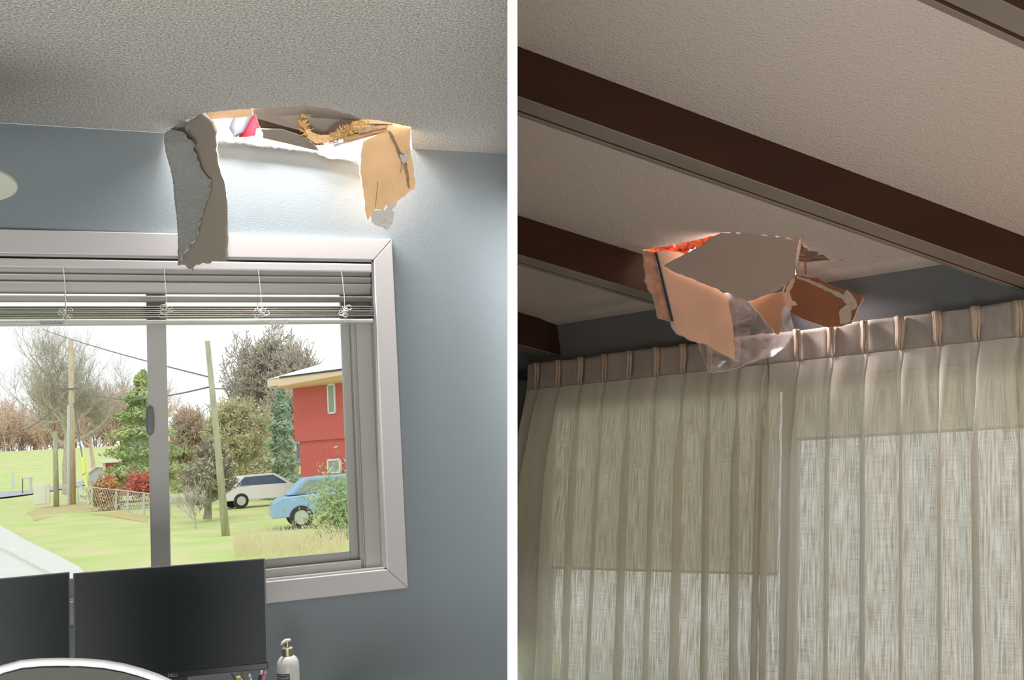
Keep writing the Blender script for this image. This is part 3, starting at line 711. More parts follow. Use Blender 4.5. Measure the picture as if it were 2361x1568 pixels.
# bottle: stands on the desk; size follows its distance
bt_ = at(662, 1473, 3.18); k_ = 3.18/F
bd = thing('pump_bottle', 'cream lotion bottle with gold collar and white pump on the desk', 'bottle', V((bt_.x, bt_.y, dz)))
H = bt_.z-dz; dz0 = dz; dz += .0005; u = k_
c0 = V((bt_.x, bt_.y, 0)); zt = bt_.z
R_ = 25.5*u
zsh = zt-(1520-1473)*u; znk = zt-(1511-1473)*u
build('body', MB().lathe(c0, [(R_*.9, dz), (R_*.98, dz+.006), (R_, zsh-.026), (R_*.985, zsh-.014), (R_*.93, zsh-.004), (R_*.78, zsh+.006), (R_*.55, znk)], 40), M['cream'], bd, smooth=True)
co = build('collar', MB().lathe(c0, [(12.3*u, znk-.003), (12.3*u, zt-22*u), (9*u, zt-20*u), (6*u, zt-18*u)], 32), M['gold'], bd); 
build('collar_rim', MB().lathe(c0, [(12.0*u, zt-22.2*u), (12.0*u, zt-20.5*u), (8*u, zt-17.5*u), (5*u, zt-17.5*u)], 32), M['cream'], bd, smooth=True)
build('pump_stem', MB().lathe(c0, [(6*u, zt-20*u), (6*u, zt-6*u)], 24), M['gold'], bd)
pmp = MB(); pmp.lathe(c0, [(8.3*u, zt-5.5*u), (8.6*u, zt-3*u), (8*u, zt-1*u), (4*u, zt)], 28)
tc_ = (cam_r*(-.55)-V((cam_f.x, cam_f.y, 0))*.8).normalized()
pmp.tube([c0+V((0, 0, zt-4*u)), c0+tc_*14*u+V((0, 0, zt-6*u)), c0+tc_*19*u+V((0, 0, zt-11*u))], [4.2*u, 3.2*u, 2.2*u], 10)
build('pump_head', pmp, M['cream'], bd, smooth=True)
# label wraps the left front of the body
def arc(r, a0, a1, z0, z1, n=16, m=None, nm='label', par=bd):
    rows = [[V((c0.x+r*math.cos(a0+(a1-a0)*j/n), c0.y+r*math.sin(a0+(a1-a0)*j/n), z)) for j in range(n+1)] for z in (z0, z1)]
    return sheet(nm, rows, .0003, m, par)
vang = math.atan2(-c0.y, -c0.x)                      # direction from the bottle to the viewer
zl1 = zt-(1547-1473)*u
lb = arc(R_*1.004, vang-1.45, vang+.12, zl1-.055, zl1, m=M['label'])
for k, (za, zb_, aa, bb) in enumerate(((.003, .0045, -1.2, .05), (.0105, .0120, -1.3, .05), (.0135, .0150, -1.0, .0), (.018, .0195, -1.35, -.1))):
    arc(R_*1.012, vang+aa, vang+bb, zl1-zb_, zl1-za, m=M['print'], nm='print_line')
# pen cup and pens
cup_c = at(582, 1600, 3.05); cup_c.z = dz
cup = thing('pen_cup', 'dark pen cup on the desk below the monitor corner', 'cup', cup_c)
cz = at(590, 1590, 3.05).z
build('cup_wall', MB().lathe(V((cup_c.x, cup_c.y, 0)), [(.034, dz), (.036, dz+.002), (.038, max(dz+.05, cz)), (.036, max(dz+.05, cz)), (.033, dz+.006)], 28), M['charcoal'], cup, smooth=True)
def pen(name, label, top, botpx, r, m, tipm=None, depth=3.05):
    T = at(*top, depth); Bp = at(*botpx, depth+.01); b = thing(name, label, 'pen', Bp)
    dd = (T-Bp).normalized()
    build('barrel', MB().tube([Bp, T-dd*.012], r, 14), m, b, smooth=True)
    build('cap', MB().tube([T-dd*.0125, T-dd*.003, T], [r*1.02, r*.95, r*.45], 14), tipm or m, b, smooth=True)
pen('ballpoint_pen', 'slim white pen leaning left of the black capped marker', (575, 1555), (584, 1598), .0042, M['cream'])
pen('marker_pen', 'black marker with white top leaning beside the pink pen', (604, 1546), (590, 1598), .0045, M['charcoal'], M['cream'])
pen('pink_pen', 'bright pink pen, rightmost in the pen cup', (613, 1549), (596, 1598), .0046, M['pink'])
pen('highlighter', 'yellow-green highlighter standing left in the pen cup', (547, 1560), (570, 1600), .0085, M['yellow'])
pen('dark_pencil', 'thin dark pencil leaning out of the cup under the monitor edge', (556, 1548), (574, 1598), .0022, M['brownpaper'])
pen('black_pen', 'thin black pen leaning left below the monitor', (533, 1552), (566, 1600), .002, M['charcoal'])

# ================================================================== RIGHT ROOM: torn ceiling
hc = rc(1640, 600)
lamp('attic_daylight', 'AREA', hc+Nc*.62, 11, (1, .86, .80), hc-Nc*1.0, .5, .35)
T_ = rw(1960, 830, .13); S_ = rc(1690, 634)-Nc*.02
lamp('attic_side_daylight', 'AREA', S_+(S_-T_).normalized()*.75, 120, (1, .85, .85), T_, .35, .3)
o = build('sky_blocker', MB().frame(hc+Nc*.85-Bd*1.2-crs*1.0, Bd*2.4, crs*2.0, Nc*.02), M['wood']); tag(o, 'added boards blocking the sky above the right hole', 'roof boards')  # unseen boards, added to block the sky over the hole
def rr(px, py, down): return rc(px, py, down)
# big drooping panel (hinged on the far right edge of the hole)
dp = thing('hanging_ceiling_panel', 'large flat grey diamond of ceiling drywall drooping from the hole', 'drywall', rr(1700, 640, .1))
dia = [(1532, 614), (1552, 603), (1580, 588), (1600, 578, ), (1622, 566), (1642, 549), (1662, 540), (1700, 540, .3), (1745, 543, .3), (1800, 548, .3), (1840, 559), (1836, 580), (1834, 600), (1833, 632), (1826, 645), (1812, 657), (1790, 672), (1762, 682), (1736, 692), (1722, 694), (1700, 686), (1660, 668), (1625, 655), (1590, 640), (1556, 628)]
Hn = rc(1700, 538); Hd = (rc(1845, 552)-Hn).normalized()
Pd = Hd.cross(Nc).normalized()
Pd = Pd if Pd.y > 0 else -Pd
ang = .60; pn = (Nc*math.cos(ang)+Pd*math.sin(ang)).normalized()
def dpl(x, y): return plane(x, y, Hn-Nc*.01, pn)
tri_sheet('board', dia, dpl, Nc*.008, [M['panelr'], mat('shaded_gypsum_edge', (.42, .38, .33), .95)], dp, 8, 1.3, 5)
# left strip of kraft-faced board hanging from the left corner
ks = thing('hanging_kraft_board', 'tan paper faced drywall hanging down from the left corner of the right hole', 'drywall', rr(1600, 760, .3))
vn = (V((cam_f.x, cam_f.y, 0)).normalized()*.93+V((-.25, 0, 0))+V((0, 0, -.10))).normalized()
K0 = rc(1500, 580)-cam_f*.13
def kpp(x, y): return plane(x, y, K0-Nc*.005, vn)
tri_sheet('narrow_board', [(1482, 577), (1508, 582, .2), (1522, 640, .2), (1546, 741), (1519, 733), (1512, 700), (1506, 678), (1495, 665), (1493, 655), (1487, 646), (1490, 630), (1486, 610), (1486, 595)], kpp, V((0, .013, 0)), [mat('speckled_kraft', (.66, .37, .26), .85, noise_amt=.35, nscale=22), M['gyp']], ks, 8, 1.2, 3)
tri_sheet('wide_board', [(1511, 581), (1530, 576), (1584, 586), (1560, 600), (1532, 614), (1558, 628), (1600, 640), (1650, 662), (1678, 682), (1682, 710), (1690, 755), (1694, 800), (1694, 832), (1670, 818), (1650, 808), (1628, 793), (1612, 791), (1596, 786), (1580, 776), (1562, 770), (1552, 757), (1542, 720), (1530, 665)], lambda x, y: kpp(x, y), V((0, .013, 0)), [M['kraftr'], M['gyp']], ks, 8, 1.4, 6)
mbq = MB(); mbq.tube([kpp(1510, 583)-V(vn)*.012, kpp(1527, 655)-V(vn)*.012, kpp(1548, 742)-V(vn)*.012], .006, 6); build('dark_slot_line', mbq, M['charcoal'], ks)  # dark tube added in place of the open slot between the boards
mbq = MB(); mbq.tube([kpp(1515, 582)-V(vn)*.012, kpp(1532, 655)-V(vn)*.012, kpp(1554, 752)-V(vn)*.012], .003, 6); build('pale_tear_line', mbq, M['gyp'], ks)
# plastic film
pf = thing('plastic_film', 'crumpled clear plastic sheet dangling below the tan board', 'plastic sheet', rr(1690, 800, .3))
pspec = [((1672, 676), (1812, 676)), ((1650, 710), (1818, 708)), ((1632, 745), (1824, 742)), ((1618, 775), (1830, 768)), ((1616, 800), (1812, 800)), ((1630, 830), (1790, 822)), ((1645, 862), (1724, 843))]

rowsP = []; rnd = random.Random(7)
cre = [(rnd.uniform(-3, 3), rnd.uniform(-2.5, 2.5), rnd.uniform(0, 6), rnd.uniform(.004, .012)) for _ in range(9)]
def film_h(u_, v_):
    h = .02*math.sin(u_*5+v_*2)
    for a_, b_, c_, w_ in cre: h += w_*(abs(((a_*u_+b_*v_+c_) % 2)-1)-.5)*2
    return h
sp = dens([tuple(rw(x, y, .27) for x, y in r) for r in pspec], 5)
for i, (a, b) in enumerate(sp):
    row = []
    for j in range(31):
        p = a.lerp(b, j/30); q = p*14
        row.append(p + Nw*film_h(j/30, i/(len(sp)-1)))
    rowsP.append(row)
sheet('film', rowsP, 0, M['plastic'], pf)
mbq = MB().tube([rowsP[-1][k] for k in range(0, 31, 3)], .003, 6); build('folded_hem', mbq, M['gyp'], pf, smooth=True)
mbq = MB().tube([rowsP[k][0] for k in range(15, 31, 3)], .003, 6); build('folded_side', mbq, glass('film_edge', (.9, .9, .9, 1), 1.5, .5), pf, smooth=True)
# middle brown tongue
md_ = thing('hanging_paper_tongue', 'pointed brown paper tongue hanging between film and curtain', 'paper', rr(1790, 770, .25))
def mpl(x, y): return rw(x, y, .34)
tri_sheet('paper', [(1726, 696), (1740, 690), (1765, 680), (1800, 672), (1812, 674), (1814, 700), (1806, 710), (1800, 722), (1802, 748), (1796, 772), (1786, 768), (1778, 755), (1762, 738), (1748, 720)], mpl, V((0, .004, 0)), [mat('brown_kraft', (.50, .26, .14), .85, noise_amt=.1, nscale=8), M['gyp']], md_, 8, 1.2, 2)
# right brown board
rb = thing('hanging_brown_board', 'dark brown backed board with torn white edge right of the hole', 'drywall', rr(1900, 740, .25))
vn2 = -Nw
def rpl(x, y, o=0): return rw(x, y, .36-(x-1812)*.0006+o)
tri_sheet('brown_back', [(1832, 633), (1850, 636), (1868, 641), (1885, 640), (1905, 652), (1935, 664), (1955, 668), (1970, 676), (1990, 686), (1984, 700), (1977, 710), (1970, 730), (1962, 745), (1940, 752), (1910, 755), (1880, 745), (1850, 735), (1822, 718), (1815, 700), (1812, 672), (1816, 652)], lambda x, y: rpl(x, y), vn2*.013, [M['brownpaper'], M['gyp']], rb, 9, 1.2, 5)
tri_sheet('torn_gypsum_band', [(1836, 636), (1865, 643), (1895, 656), (1925, 670), (1945, 680), (1952, 668), (1962, 676), (1972, 690), (1976, 706), (1972, 712), (1962, 716), (1962, 740), (1952, 746), (1938, 748), (1934, 725), (1938, 712), (1953, 702), (1942, 690), (1920, 678), (1890, 664), (1862, 651), (1838, 643)], lambda x, y: rpl(x, y, .003), vn2*.002, [mat('torn_beige_gypsum', (.50, .42, .34), .95, noise_amt=.15, nscale=40), M['gyp']], rb, 6, 1.5, 5)
tri_sheet('pink_torn_edge', [(1832, 640), (1822, 648), (1812, 668), (1812, 690), (1818, 712), (1824, 716), (1824, 706), (1838, 704), (1834, 696), (1826, 692), (1820, 672), (1828, 660), (1832, 650)], lambda x, y: rpl(x, y, .004), vn2*.002, [mat('pinkish_gypsum', (.74, .46, .38), .95), M['gyp']], rb, 5, 1.2, 5)
tri_sheet('white_tear', [(1802, 672), (1806, 664), (1810, 656), (1811, 662), (1806, 673)], lambda x, y: rpl(x, y, .006), vn2*.002, [M['gyp'], M['gyp']], rb, 5, .5, 5)
# orange insulation above the right hole
mbn = MB(); rnd = random.Random(5)
def tuft2(mb, P, r):
    vs = []; fs = []; N1, N2 = 7, 10
    for i in range(N1):
        th = math.pi*i/(N1-1)
        for j in range(N2):
            ph = 2*math.pi*j/N2; rr_ = r*rnd.uniform(.75, 1.2); vs.append(P+V((math.sin(th)*math.cos(ph), math.sin(th)*math.sin(ph), math.cos(th)))*rr_)
    for i in range(N1-1):
        for j in range(N2): fs.append((i*N2+j, i*N2+(j+1) % N2, (i+1)*N2+(j+1) % N2, (i+1)*N2+j))
    mb.add(vs, fs)
for k in range(22): tuft2(mbn, plane(1478+k*3+rnd.uniform(-6, 6), 572+rnd.uniform(-12, 14), R0+Nc*.07, Nc)+Nc*rnd.uniform(0, .04), rnd.uniform(.02, .035))
for k in range(34):
    t = k/33; tuft2(mbn, plane(1540+t*110+rnd.uniform(-10, 10), 578-t*28+rnd.uniform(-14, 12), R0+Nc*.09, Nc)+Nc*rnd.uniform(0, .05), rnd.uniform(.02, .04))
o = build('insulation_batt', mbn, M['pinkins'], smooth=True); tag(o, 'orange-red insulation glowing inside the right hole', 'insulation')
# splinters in the small tear
sw = thing('splintered_lath', 'grey-brown wood splinters in the small tear right of the panel', 'wood', rc(1870, 600))
for a, b, wd in (((1836, 585), (1885, 600), .035), ((1838, 600), (1915, 601), .03), ((1842, 608), (1870, 607), .02), ((1850, 572), (1862, 600), .018), ((1870, 590), (1905, 603), .02)):
    stick(rc(*a)+Nc*.016, rc(*b)+Nc*.012, wd, .008, mat('grey_splinter', (.22, .16, .12), .9, noise_amt=.5, nscale=30), 'splinter', sw)
stick(rc(1856, 603)-Nc*.0, rc(1858, 617)-Nc*.04, .012, .006, M['brownpaper'], 'hanging_splinter', sw)
o = build('torn_paper_curl', MB().prism([rc(x, y, .004) for x, y in jag([(1849, 560), (1856, 562), (1866, 572), (1858, 573), (1851, 568)], 4, .8, 3)], Nc*.002, mi=(0, 0, 0)), M['kraftr'], sw)
# unseen board added above the small tear to keep it dark
o = build('tear_blocker', MB().frame(rc(1840, 560)+Nc*.06-Bd*.1-crs*.35, Bd*.5, crs*.7, Nc*.02), M['wood']); tag(o, 'added board that darkens the small tear', 'board')

# ================================================================== CURTAINS
OFF = .13
def cp(s, v, n): return R0+Nw*(OFF+n)+Ud*s+Vd*v
def csv(px, py): return sv(rw(px, py, OFF)-Nw*OFF)
sT0, vT0 = csv(1229, 834); sT1, vT1 = csv(2361, 700)
vtop = (csv(1300, 825)[1]+csv(1829, 763)[1]+vT1)/3
HH = .165
def s_of(px): 
    py = 763-.1185*(px-1829); return csv(px, py)[0]
def curtain(name, label, sa, sb, pleats, seed, group):
    rnd = random.Random(seed)
    t = thing(name, label, 'curtain', cp((sa+sb)/2, vtop-2.0, 0), group)
    # heading band: flat runs with slight sag
    NS = 320; rows = []
    for i in range(9):
        v = vtop-HH*i/8; row = []
        for j in range(NS+1):
            s = sa+(sb-sa)*j/NS
            d = min(abs(s-q) for q in pleats)
            n = -.012*math.exp(-(d/.02)**2)+.006*math.sin(s*17+i*.2)+.004*noise.noise(V((s*9, v*6, seed)))
            row.append(cp(s, v-.004*math.sin(s*9), n))
        rows.append(row)
    sheet('heading_band', rows, .0015, M['header'], t)
    # pinch pleats
    for q in pleats:
        mb = MB(); w0 = rnd.uniform(.008, .012); sh = rnd.uniform(.004, .014)
        for k in (-1, 0, 1):
            pts = [cp(q+k*.011+sh*i/5+.004*math.sin(i), vtop+.001-HH*.985*i/5, .012+.012*(1-abs(k))-(.010 if i == 5 else 0)) for i in range(6)]
            mb.tube(pts, [w0*1.0, w0*.95, w0*.9, w0*.8, w0*.62, w0*.42], 10)
        build('pinch_pleat', mb, M['pleat'], t, smooth=True)
    # drop: folds start at the pleats and deepen
    NS = 620; NV = 46; drop = 2.15; rows = []; uvs = []
    qs = sorted(pleats)
    edges = [sa]+[(qs[i]+qs[i+1])/2 for i in range(len(qs)-1)]+[sb]
    wob = [(rnd.uniform(-.012, .012), rnd.uniform(-.02, .02), rnd.uniform(.6, 1.25), rnd.uniform(0, 6)) for _ in range(len(qs)+1)]
    knots = [sa]+qs+[sb]
    for i in range(NV+1):
        v = -drop*(i/NV)**1.25; row = []; f = min(1, (-v)/.35)
        kn = [k_ + (wob[min(a, len(wob)-1)][0]*f + wob[min(a, len(wob)-1)][1]*min(1, -v/1.6) + .016*math.exp(-((-v-.0)/.08)**2)) if 0 < a < len(knots)-1 else k_ for a, k_ in enumerate(knots)]
        for j in range(NS+1):
            s = sa+(sb-sa)*j/NS
            a = 0
            while a < len(kn)-2 and s > kn[a+1]: a += 1
            L = max(1e-4, kn[a+1]-kn[a]); x = min(1, max(0, (s-kn[a])/L)); wa = wob[min(a, len(wob)-1)]
            # asymmetric column: rises quickly at the crease, slopes away, small secondary fold
            fold = (1-abs(2*x-1)**2.6)*.044*wa[2] + .010*math.sin(2*math.pi*x*1.5+wa[3]) * (0.4+f)
            crease = -.026*math.exp(-(min(x, 1-x)*L/.008)**2)
            n = (.004+(fold)*(.25+.75*f)+crease*(.4+.6*f))+.006*noise.noise(V((s*14, v*2.2, seed)))+.003*noise.noise(V((s*40, v*5, seed)))*f
            flare = .0
            if sa < sT0+.2: flare = -(1-(s-sa)/(sb-sa))**3*.07*min(1, -v/.9)
            f2 = min(1, max(0, -v-.03)/.5)*wa[2]
            s2 = s-L*(.20+.05*wa[2])*f2*math.sin(2*math.pi*x); n2 = n+.011*f2*math.sin(2*math.pi*x)
            row.append(cp(s2+flare, vtop-HH+v, n2+.006))
        rows.append(row)
    mb = MB().grid(rows); o = build('drop', mb, M['curtain'], t, smooth=True, recalc=False)
    uvl = o.data.uv_layers.new(name='UVMap')
    for li, lp_ in enumerate(o.data.loops):
        vi = lp_.vertex_index; i, j = divmod(vi, NS+1)
        uvl.data[li].uv = ((sb-sa)*1.35*j/NS, -drop*(i/NV)**1.25+seed)
    # hem seam line under the band
    return t
plL = [s_of(x) for x in (1239, 1288, 1340, 1394, 1452, 1514, 1575, 1637, 1700, 1758)]
plR = [s_of(x) for x in (1838, 1915, 1993, 2074, 2160, 2249, 2344, 2445)]
sm = s_of(1772)
curtain('curtain', 'sheer linen curtain panel on the left, overlapping under the hanging plastic', s_of(1216), sm, plL, 3, None)
curtain('curtain', 'sheer linen curtain panel on the right, brighter where the window shows through', sm+.003, s_of(2560), plR, 8, None)
# traverse rail behind the heading, with its end bracket
rail = thing('curtain_rail', 'black curtain rail end showing left of the curtains', 'curtain rail', cp(s_of(1200), vtop-.05, -.05))
build('rail', MB().tube([cp(s_of(1196), vtop-.055, -.035), cp(s_of(2600), vtop-.055, -.035)], .014, 8), M['blackp'], rail)
build('bracket', MB().frame(cp(s_of(1196)-.02, vtop-.085, -.12), Ud*.05, Nw*.09, Vd*.05), M['blackp'], rail)
# tie hook lower on the wall
hk = build('wall_hook', MB().frame(cp(s_of(1196)-.03, vtop-HH-.60, -.128), Ud*.05, Nw*.05, Vd*.07), M['blackp']); tag(hk, 'small black hook on the dark wall beside the left curtain edge', 'hook')

# right-room window frame behind the curtains
w2 = bpy.data.objects.new('window_2', None); COL.objects.link(w2); w2.location = wpt(R0, s0, vb); w2['_b'] = tuple(wpt(R0, s0, vb)); w2['kind'] = 'structure'
def wbar(sa, sb, va, vb2, th=.05, nm='frame', m='vinyl', back=.05):
    return build(nm, MB().frame(wpt(R0, sa, va)-Nw*(back+th), Ud*(sb-sa), Vd*(vb2-va), Nw*th), M[m], w2)
wbar(s0, s1, vt-.05, vt); wbar(s0, s1, vb, vb+.05); wbar(s0, s0+.05, vb, vt); wbar(s1-.05, s1, vb, vt)
def diffuser(label, sa, sb, vbot):  # unseen diffusers added behind the curtains to even out their glow
    t = thing('light_diffuser', label, 'blind', wpt(R0, (sa+sb)/2, vbot)-Nw*.03)
    build('diffuser_cloth', MB().frame(wpt(R0, sa, vbot)-Nw*.028, Ud*(sb-sa), Vd*(vt-.02-vbot), Nw*.0012), M['diffuser'], t)
    build('hem_bar', MB().frame(wpt(R0, sa, vbot-.012)-Nw*.031, Ud*(sb-sa), Vd*.014, Nw*.006), M['vinyl'], t)
    build('roller', MB().tube([wpt(R0, sa, vt-.02)-Nw*.02, wpt(R0, sb, vt-.02)-Nw*.02], .014, 12), M['vinyl'], t)
smid = s_of(1790)
diffuser('added translucent shade lowered behind the left curtain panel', s0+.02, smid-.045, vb+.72)
diffuser('short added translucent shade above the bright window strip behind the right curtain', smid+.045, s1-.02, vline)
wbar(smid-.04, smid+.04, vb, vt)
o = build('pane', MB().frame(wpt(R0, s0, vb)-Nw*.075, Ud*(s1-s0), Vd*(vt-vb), Nw*.004), M['glass'], w2)

# ================================================================== OUTSIDE
def terr(x, y):
    h = GZ
    if y > 85: t = min(1, (y-85)/190); q = min(1, max(0, (.40-x/y)/.12)); h += 8.6*t*t*(3-2*t)*q
    return h
mb = MB(); rows = []
ys = [DW+.5]+[5+i*2.5 for i in range(30)]+[80+i*8 for i in range(40)]
for y in ys: rows.append([V((x, y, terr(x, y)+.06*noise.noise(V((x*.1, y*.1, 0))))) for x in [-220+i*10 for i in range(45)]])
mb.grid(rows); o = build('lawn', mb, M['grass'], smooth=True); tag(o, kind='structure'); o.name = 'ground'
# driveway / path bottom left
def gpoly(name, px, m, label, cat, dzz=.03, kind=None):
    mb = MB().prism([gr(x, y, GZ+dzz) for x, y in px], (0, 0, -.08), mi=(0, 0, 0)); o = build(name, mb, m)
    tag(o, label, cat, kind=kind); return o
gpoly('driveway', [(-300, 1200), (-60, 1234), (18, 1268), (160, 1340), (120, 1500), (-600, 1500)], M['concrete'], None, None, .05, 'structure')
gpoly('driveway_kerb', [(-60, 1196), (0, 1211), (60, 1245), (130, 1279), (185, 1308), (215, 1345), (165, 1345), (20, 1270), (-60, 1236)], M['concrete'], None, None, .12, 'structure')
def tpoly(name, px, m, y, dzz=.08):
    pass
# road
mb = MB(); a = [(-40, 1137), (60, 1130), (120, 1122), (175, 1112), (215, 1100)]; b = [(-40, 1152), (60, 1140), (120, 1131), (180, 1121), (240, 1108)]
def onterr(px, py, dzz=.15):
    d = ray(px, py); t = 5.0
    while t < 600:
        P_ = CAM+d*t
        if P_.z < terr(P_.x, P_.y)+dzz: return P_
        t *= 1.01
    return CAM+d*t
mb.grid([[onterr(*p) for p in a], [onterr(*p) for p in b]]); o = build('road', mb, M['asphalt']); o['kind'] = 'structure'
gpoly('leaf_litter_bed', [(60, 1182), (120, 1164), (190, 1157), (260, 1172), (340, 1188), (340, 1205), (260, 1190), (180, 1183), (120, 1192), (80, 1200)], M['leaflitter'], None, None, .02, 'structure')

# trees ------------------------------------------------------------
def branches(mb, P, D, L, r, lv, rnd, spread=.55, upb=.12, nch=(2, 4), seg=3, minr=.004, droop=0):
    pts = [P]; rad = [r]; d = D.normalized()
    for i in range(seg):
        d = (d+V((rnd.uniform(-1, 1), rnd.uniform(-1, 1), rnd.uniform(-.6, 1)))*.17+V((0, 0, upb-droop))*.3).normalized()
        pts.append(pts[-1]+d*L/seg); rad.append(max(minr, r*(1-.42*(i+1)/seg)))
    mb.tube(pts, rad, 6 if lv > 2 else (4 if lv > 0 else 3), cap=False)
    if lv == 0: return
    for k in range(rnd.randint(*nch)):
        t = rnd.uniform(.35, 1); idx = min(seg-1, int(t*seg)); q = pts[idx].lerp(pts[idx+1], t*seg-idx)
        a = V((rnd.uniform(-1, 1), rnd.uniform(-1, 1), rnd.uniform(-.3, .8))).normalized()
        nd = (d*(1-spread)+a*spread).normalized()
        branches(mb, q, nd, L*rnd.uniform(.6, .82), rad[idx]*.62, lv-1, rnd, spread, upb, nch, seg, minr, droop)
    branches(mb, pts[-1], d, L*.75, rad[-1]*.9, lv-1, rnd, spread, upb, nch, seg, minr, droop)
def leaves(mb, rnd, n, fn, size, flat=False):
    for k in range(n):
        P_ = fn(rnd); a = V((rnd.uniform(-1, 1), rnd.uniform(-1, 1), rnd.uniform(-1, 1))).normalized(); b = a.orthogonal().normalized()
        s_ = size*rnd.uniform(.5, 1.4)
        mb.add([P_-a*s_, P_+b*s_*.35, P_+a*s_, P_-b*s_*.35], [(0, 1, 2, 3)])
def base_at(px, py, d):
    P_ = at(px, py, d); return P_
def btree(name, label, px, py, depth, hpx, lv, seed, m, r=.2, spread=.55, lean=(0, 0), Lf=.30, minr=.012, leafm=None, nleaf=0, nch=(2, 4), group=None):
    B_ = at(px, py, depth); k = depth/F; rnd = random.Random(seed); H_ = hpx*k
    t = thing(name, label, 'tree', B_, group)
    mb = MB(); branches(mb, B_, V((lean[0], lean[1], 1)), H_*Lf, r, lv, rnd, spread, .25, nch, 4, minr)
    build('trunk_and_branches', mb, m, t)
    if nleaf:
        tips = [p for p in mb.v if p.z > B_.z+H_*.3]; ml = MB()
        leaves(ml, rnd, nleaf, lambda r_: r_.choice(tips)+V((r_.uniform(-1, 1), r_.uniform(-1, 1), r_.uniform(-1, 1)))*k*9, k*4.5)
        build('leaves', ml, leafm, t)
    return t
def conifer(name, label, px, py, depth, hpx, wpx, seed, m, n=5200, sz=6):
    B_ = at(px, py, depth); k = depth/F; rnd = random.Random(seed); H_ = hpx*k; W_ = wpx*k/2
    t = thing(name, label, 'tree', B_)
    build('trunk', MB().tube([B_, B_+V((0, 0, H_*.9))], [.16, .03], 8), M['barkdark'], t)
    mb = MB()
    def fn(r_):
        z = r_.random()**1.25; lay = .75+.25*math.cos(z*40); a = r_.uniform(0, 6.283)
        R = W_*(1-z)**.62*lay*(r_.random()**.45)*(1+.15*math.sin(a*3+z*9)); return B_+V((math.cos(a)*R, math.sin(a)*R, H_*(z*.97+.03)-R*.12))
    leaves(mb, rnd, n, fn, k*sz); build('foliage', mb, m, t)
    # inner core so that the sky does not shine through
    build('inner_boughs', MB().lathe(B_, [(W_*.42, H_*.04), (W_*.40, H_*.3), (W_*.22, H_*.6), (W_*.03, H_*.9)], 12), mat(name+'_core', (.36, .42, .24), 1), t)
    return t
# pale ground added outside the curtained window to bounce light into it
mb = MB().prism([V((2.75, 6.15, GZ+.1)), V((6.9, 1.2, GZ+.10)), V((300, 60, GZ+.10)), V((300, 360, GZ+.10)), gr(1300, 1046, GZ+.1), gr(1215, 1150, GZ+.1)], (0, 0, -.06), mi=(0, 0, 0))
struct('bounce_ground', mb, M['concrete'])
btree('bare_tree', 'tall bare tree behind the utility pole in the left pane', 153, 1140, 78, 385, 6, 4, M['bark'], .42, .66, (.16, 0), .34, .009, nch=(3, 4))
btree('bare_tree', 'smaller bare tree in front of the reddish thicket left of the evergreen', 215, 1095, 110, 250, 5, 12, M['barkred'], .3, .6, (.05, 0), .26, .05)
conifer('evergreen_tree', 'blue-green and yellow arborvitae straddling the window stile', 334, 1122, 56, 268, 235, 5, M['everyel'], 15000, 6)
btree('dense_tree', 'large dense brown-leaved tree rising behind the red house', 668, 1125, 66, 430, 6, 21, M['bark'], .4, .66, (0, 0), .27, .03, M['twigtan'], 20000, (3, 4))
btree('spreading_tree', 'gnarled spreading tree with short trunk beside the leaning pole', 478, 1198, 35, 250, 6, 33, M['barkdark'], .17, .72, (.12, 0), .24, .012, M['olive'], 2600, (2, 4))
btree('olive_tree', 'yellowish budding tree between the leaning pole and the spruce', 560, 1160, 54, 290, 6, 44, M['olive'], .16, .6, (0, 0), .26, .016, M['olive'], 11000, (3, 4))
btree('background_tree', 'hazy brown tree left of the leaning pole behind the evergreen', 430, 1140, 61, 240, 6, 51, M['barkred'], .2, .6, (0, 0), .26, .022, M['twigtan'], 6000, (3, 4))
conifer('blue_spruce', 'pale blue-green spruce against the left corner of the red house', 655, 1150, 53, 265, 105, 8, M['ever'], 7000, 6)
btree('bare_shrub', 'thin leafless shrub with forked stems near the lawn edge', 452, 1222, 31, 120, 4, 61, M['bark'], .03, .5, (0, 0), .34, .008)
# thicket along the top of the far field
mb = MB(); rnd = random.Random(77); ml = MB()
for k in range(95):
    px = rnd.uniform(-60, 350); py = 1052+rnd.uniform(-6, 4); d = rnd.uniform(235, 265); hh = (95+40*noise.noise(V((px*.02, 0, 0)))+rnd.uniform(-15, 25)+max(0, px-60)*.22)
    branches(mb, at(px, py, d)-V((0, 0, .8)), V((rnd.uniform(-.2, .2), 0, 1)), hh*d/F*.42, .22, 3, rnd, .5, .3, (3, 4), 3, .05)
tp = mb.v[:]
leaves(ml, rnd, 16000, lambda r_: r_.choice(tp)+V((r_.uniform(-1, 1), r_.uniform(-1, 1), r_.uniform(-1, .6)))*1.0, .42)
mb.add(ml.v, ml.f); o = build('distant_treeline', mb, M['barkred'], recalc=False); tag(o, 'reddish brown leafless woodland along the far edge of the field', 'woodland', kind='stuff')
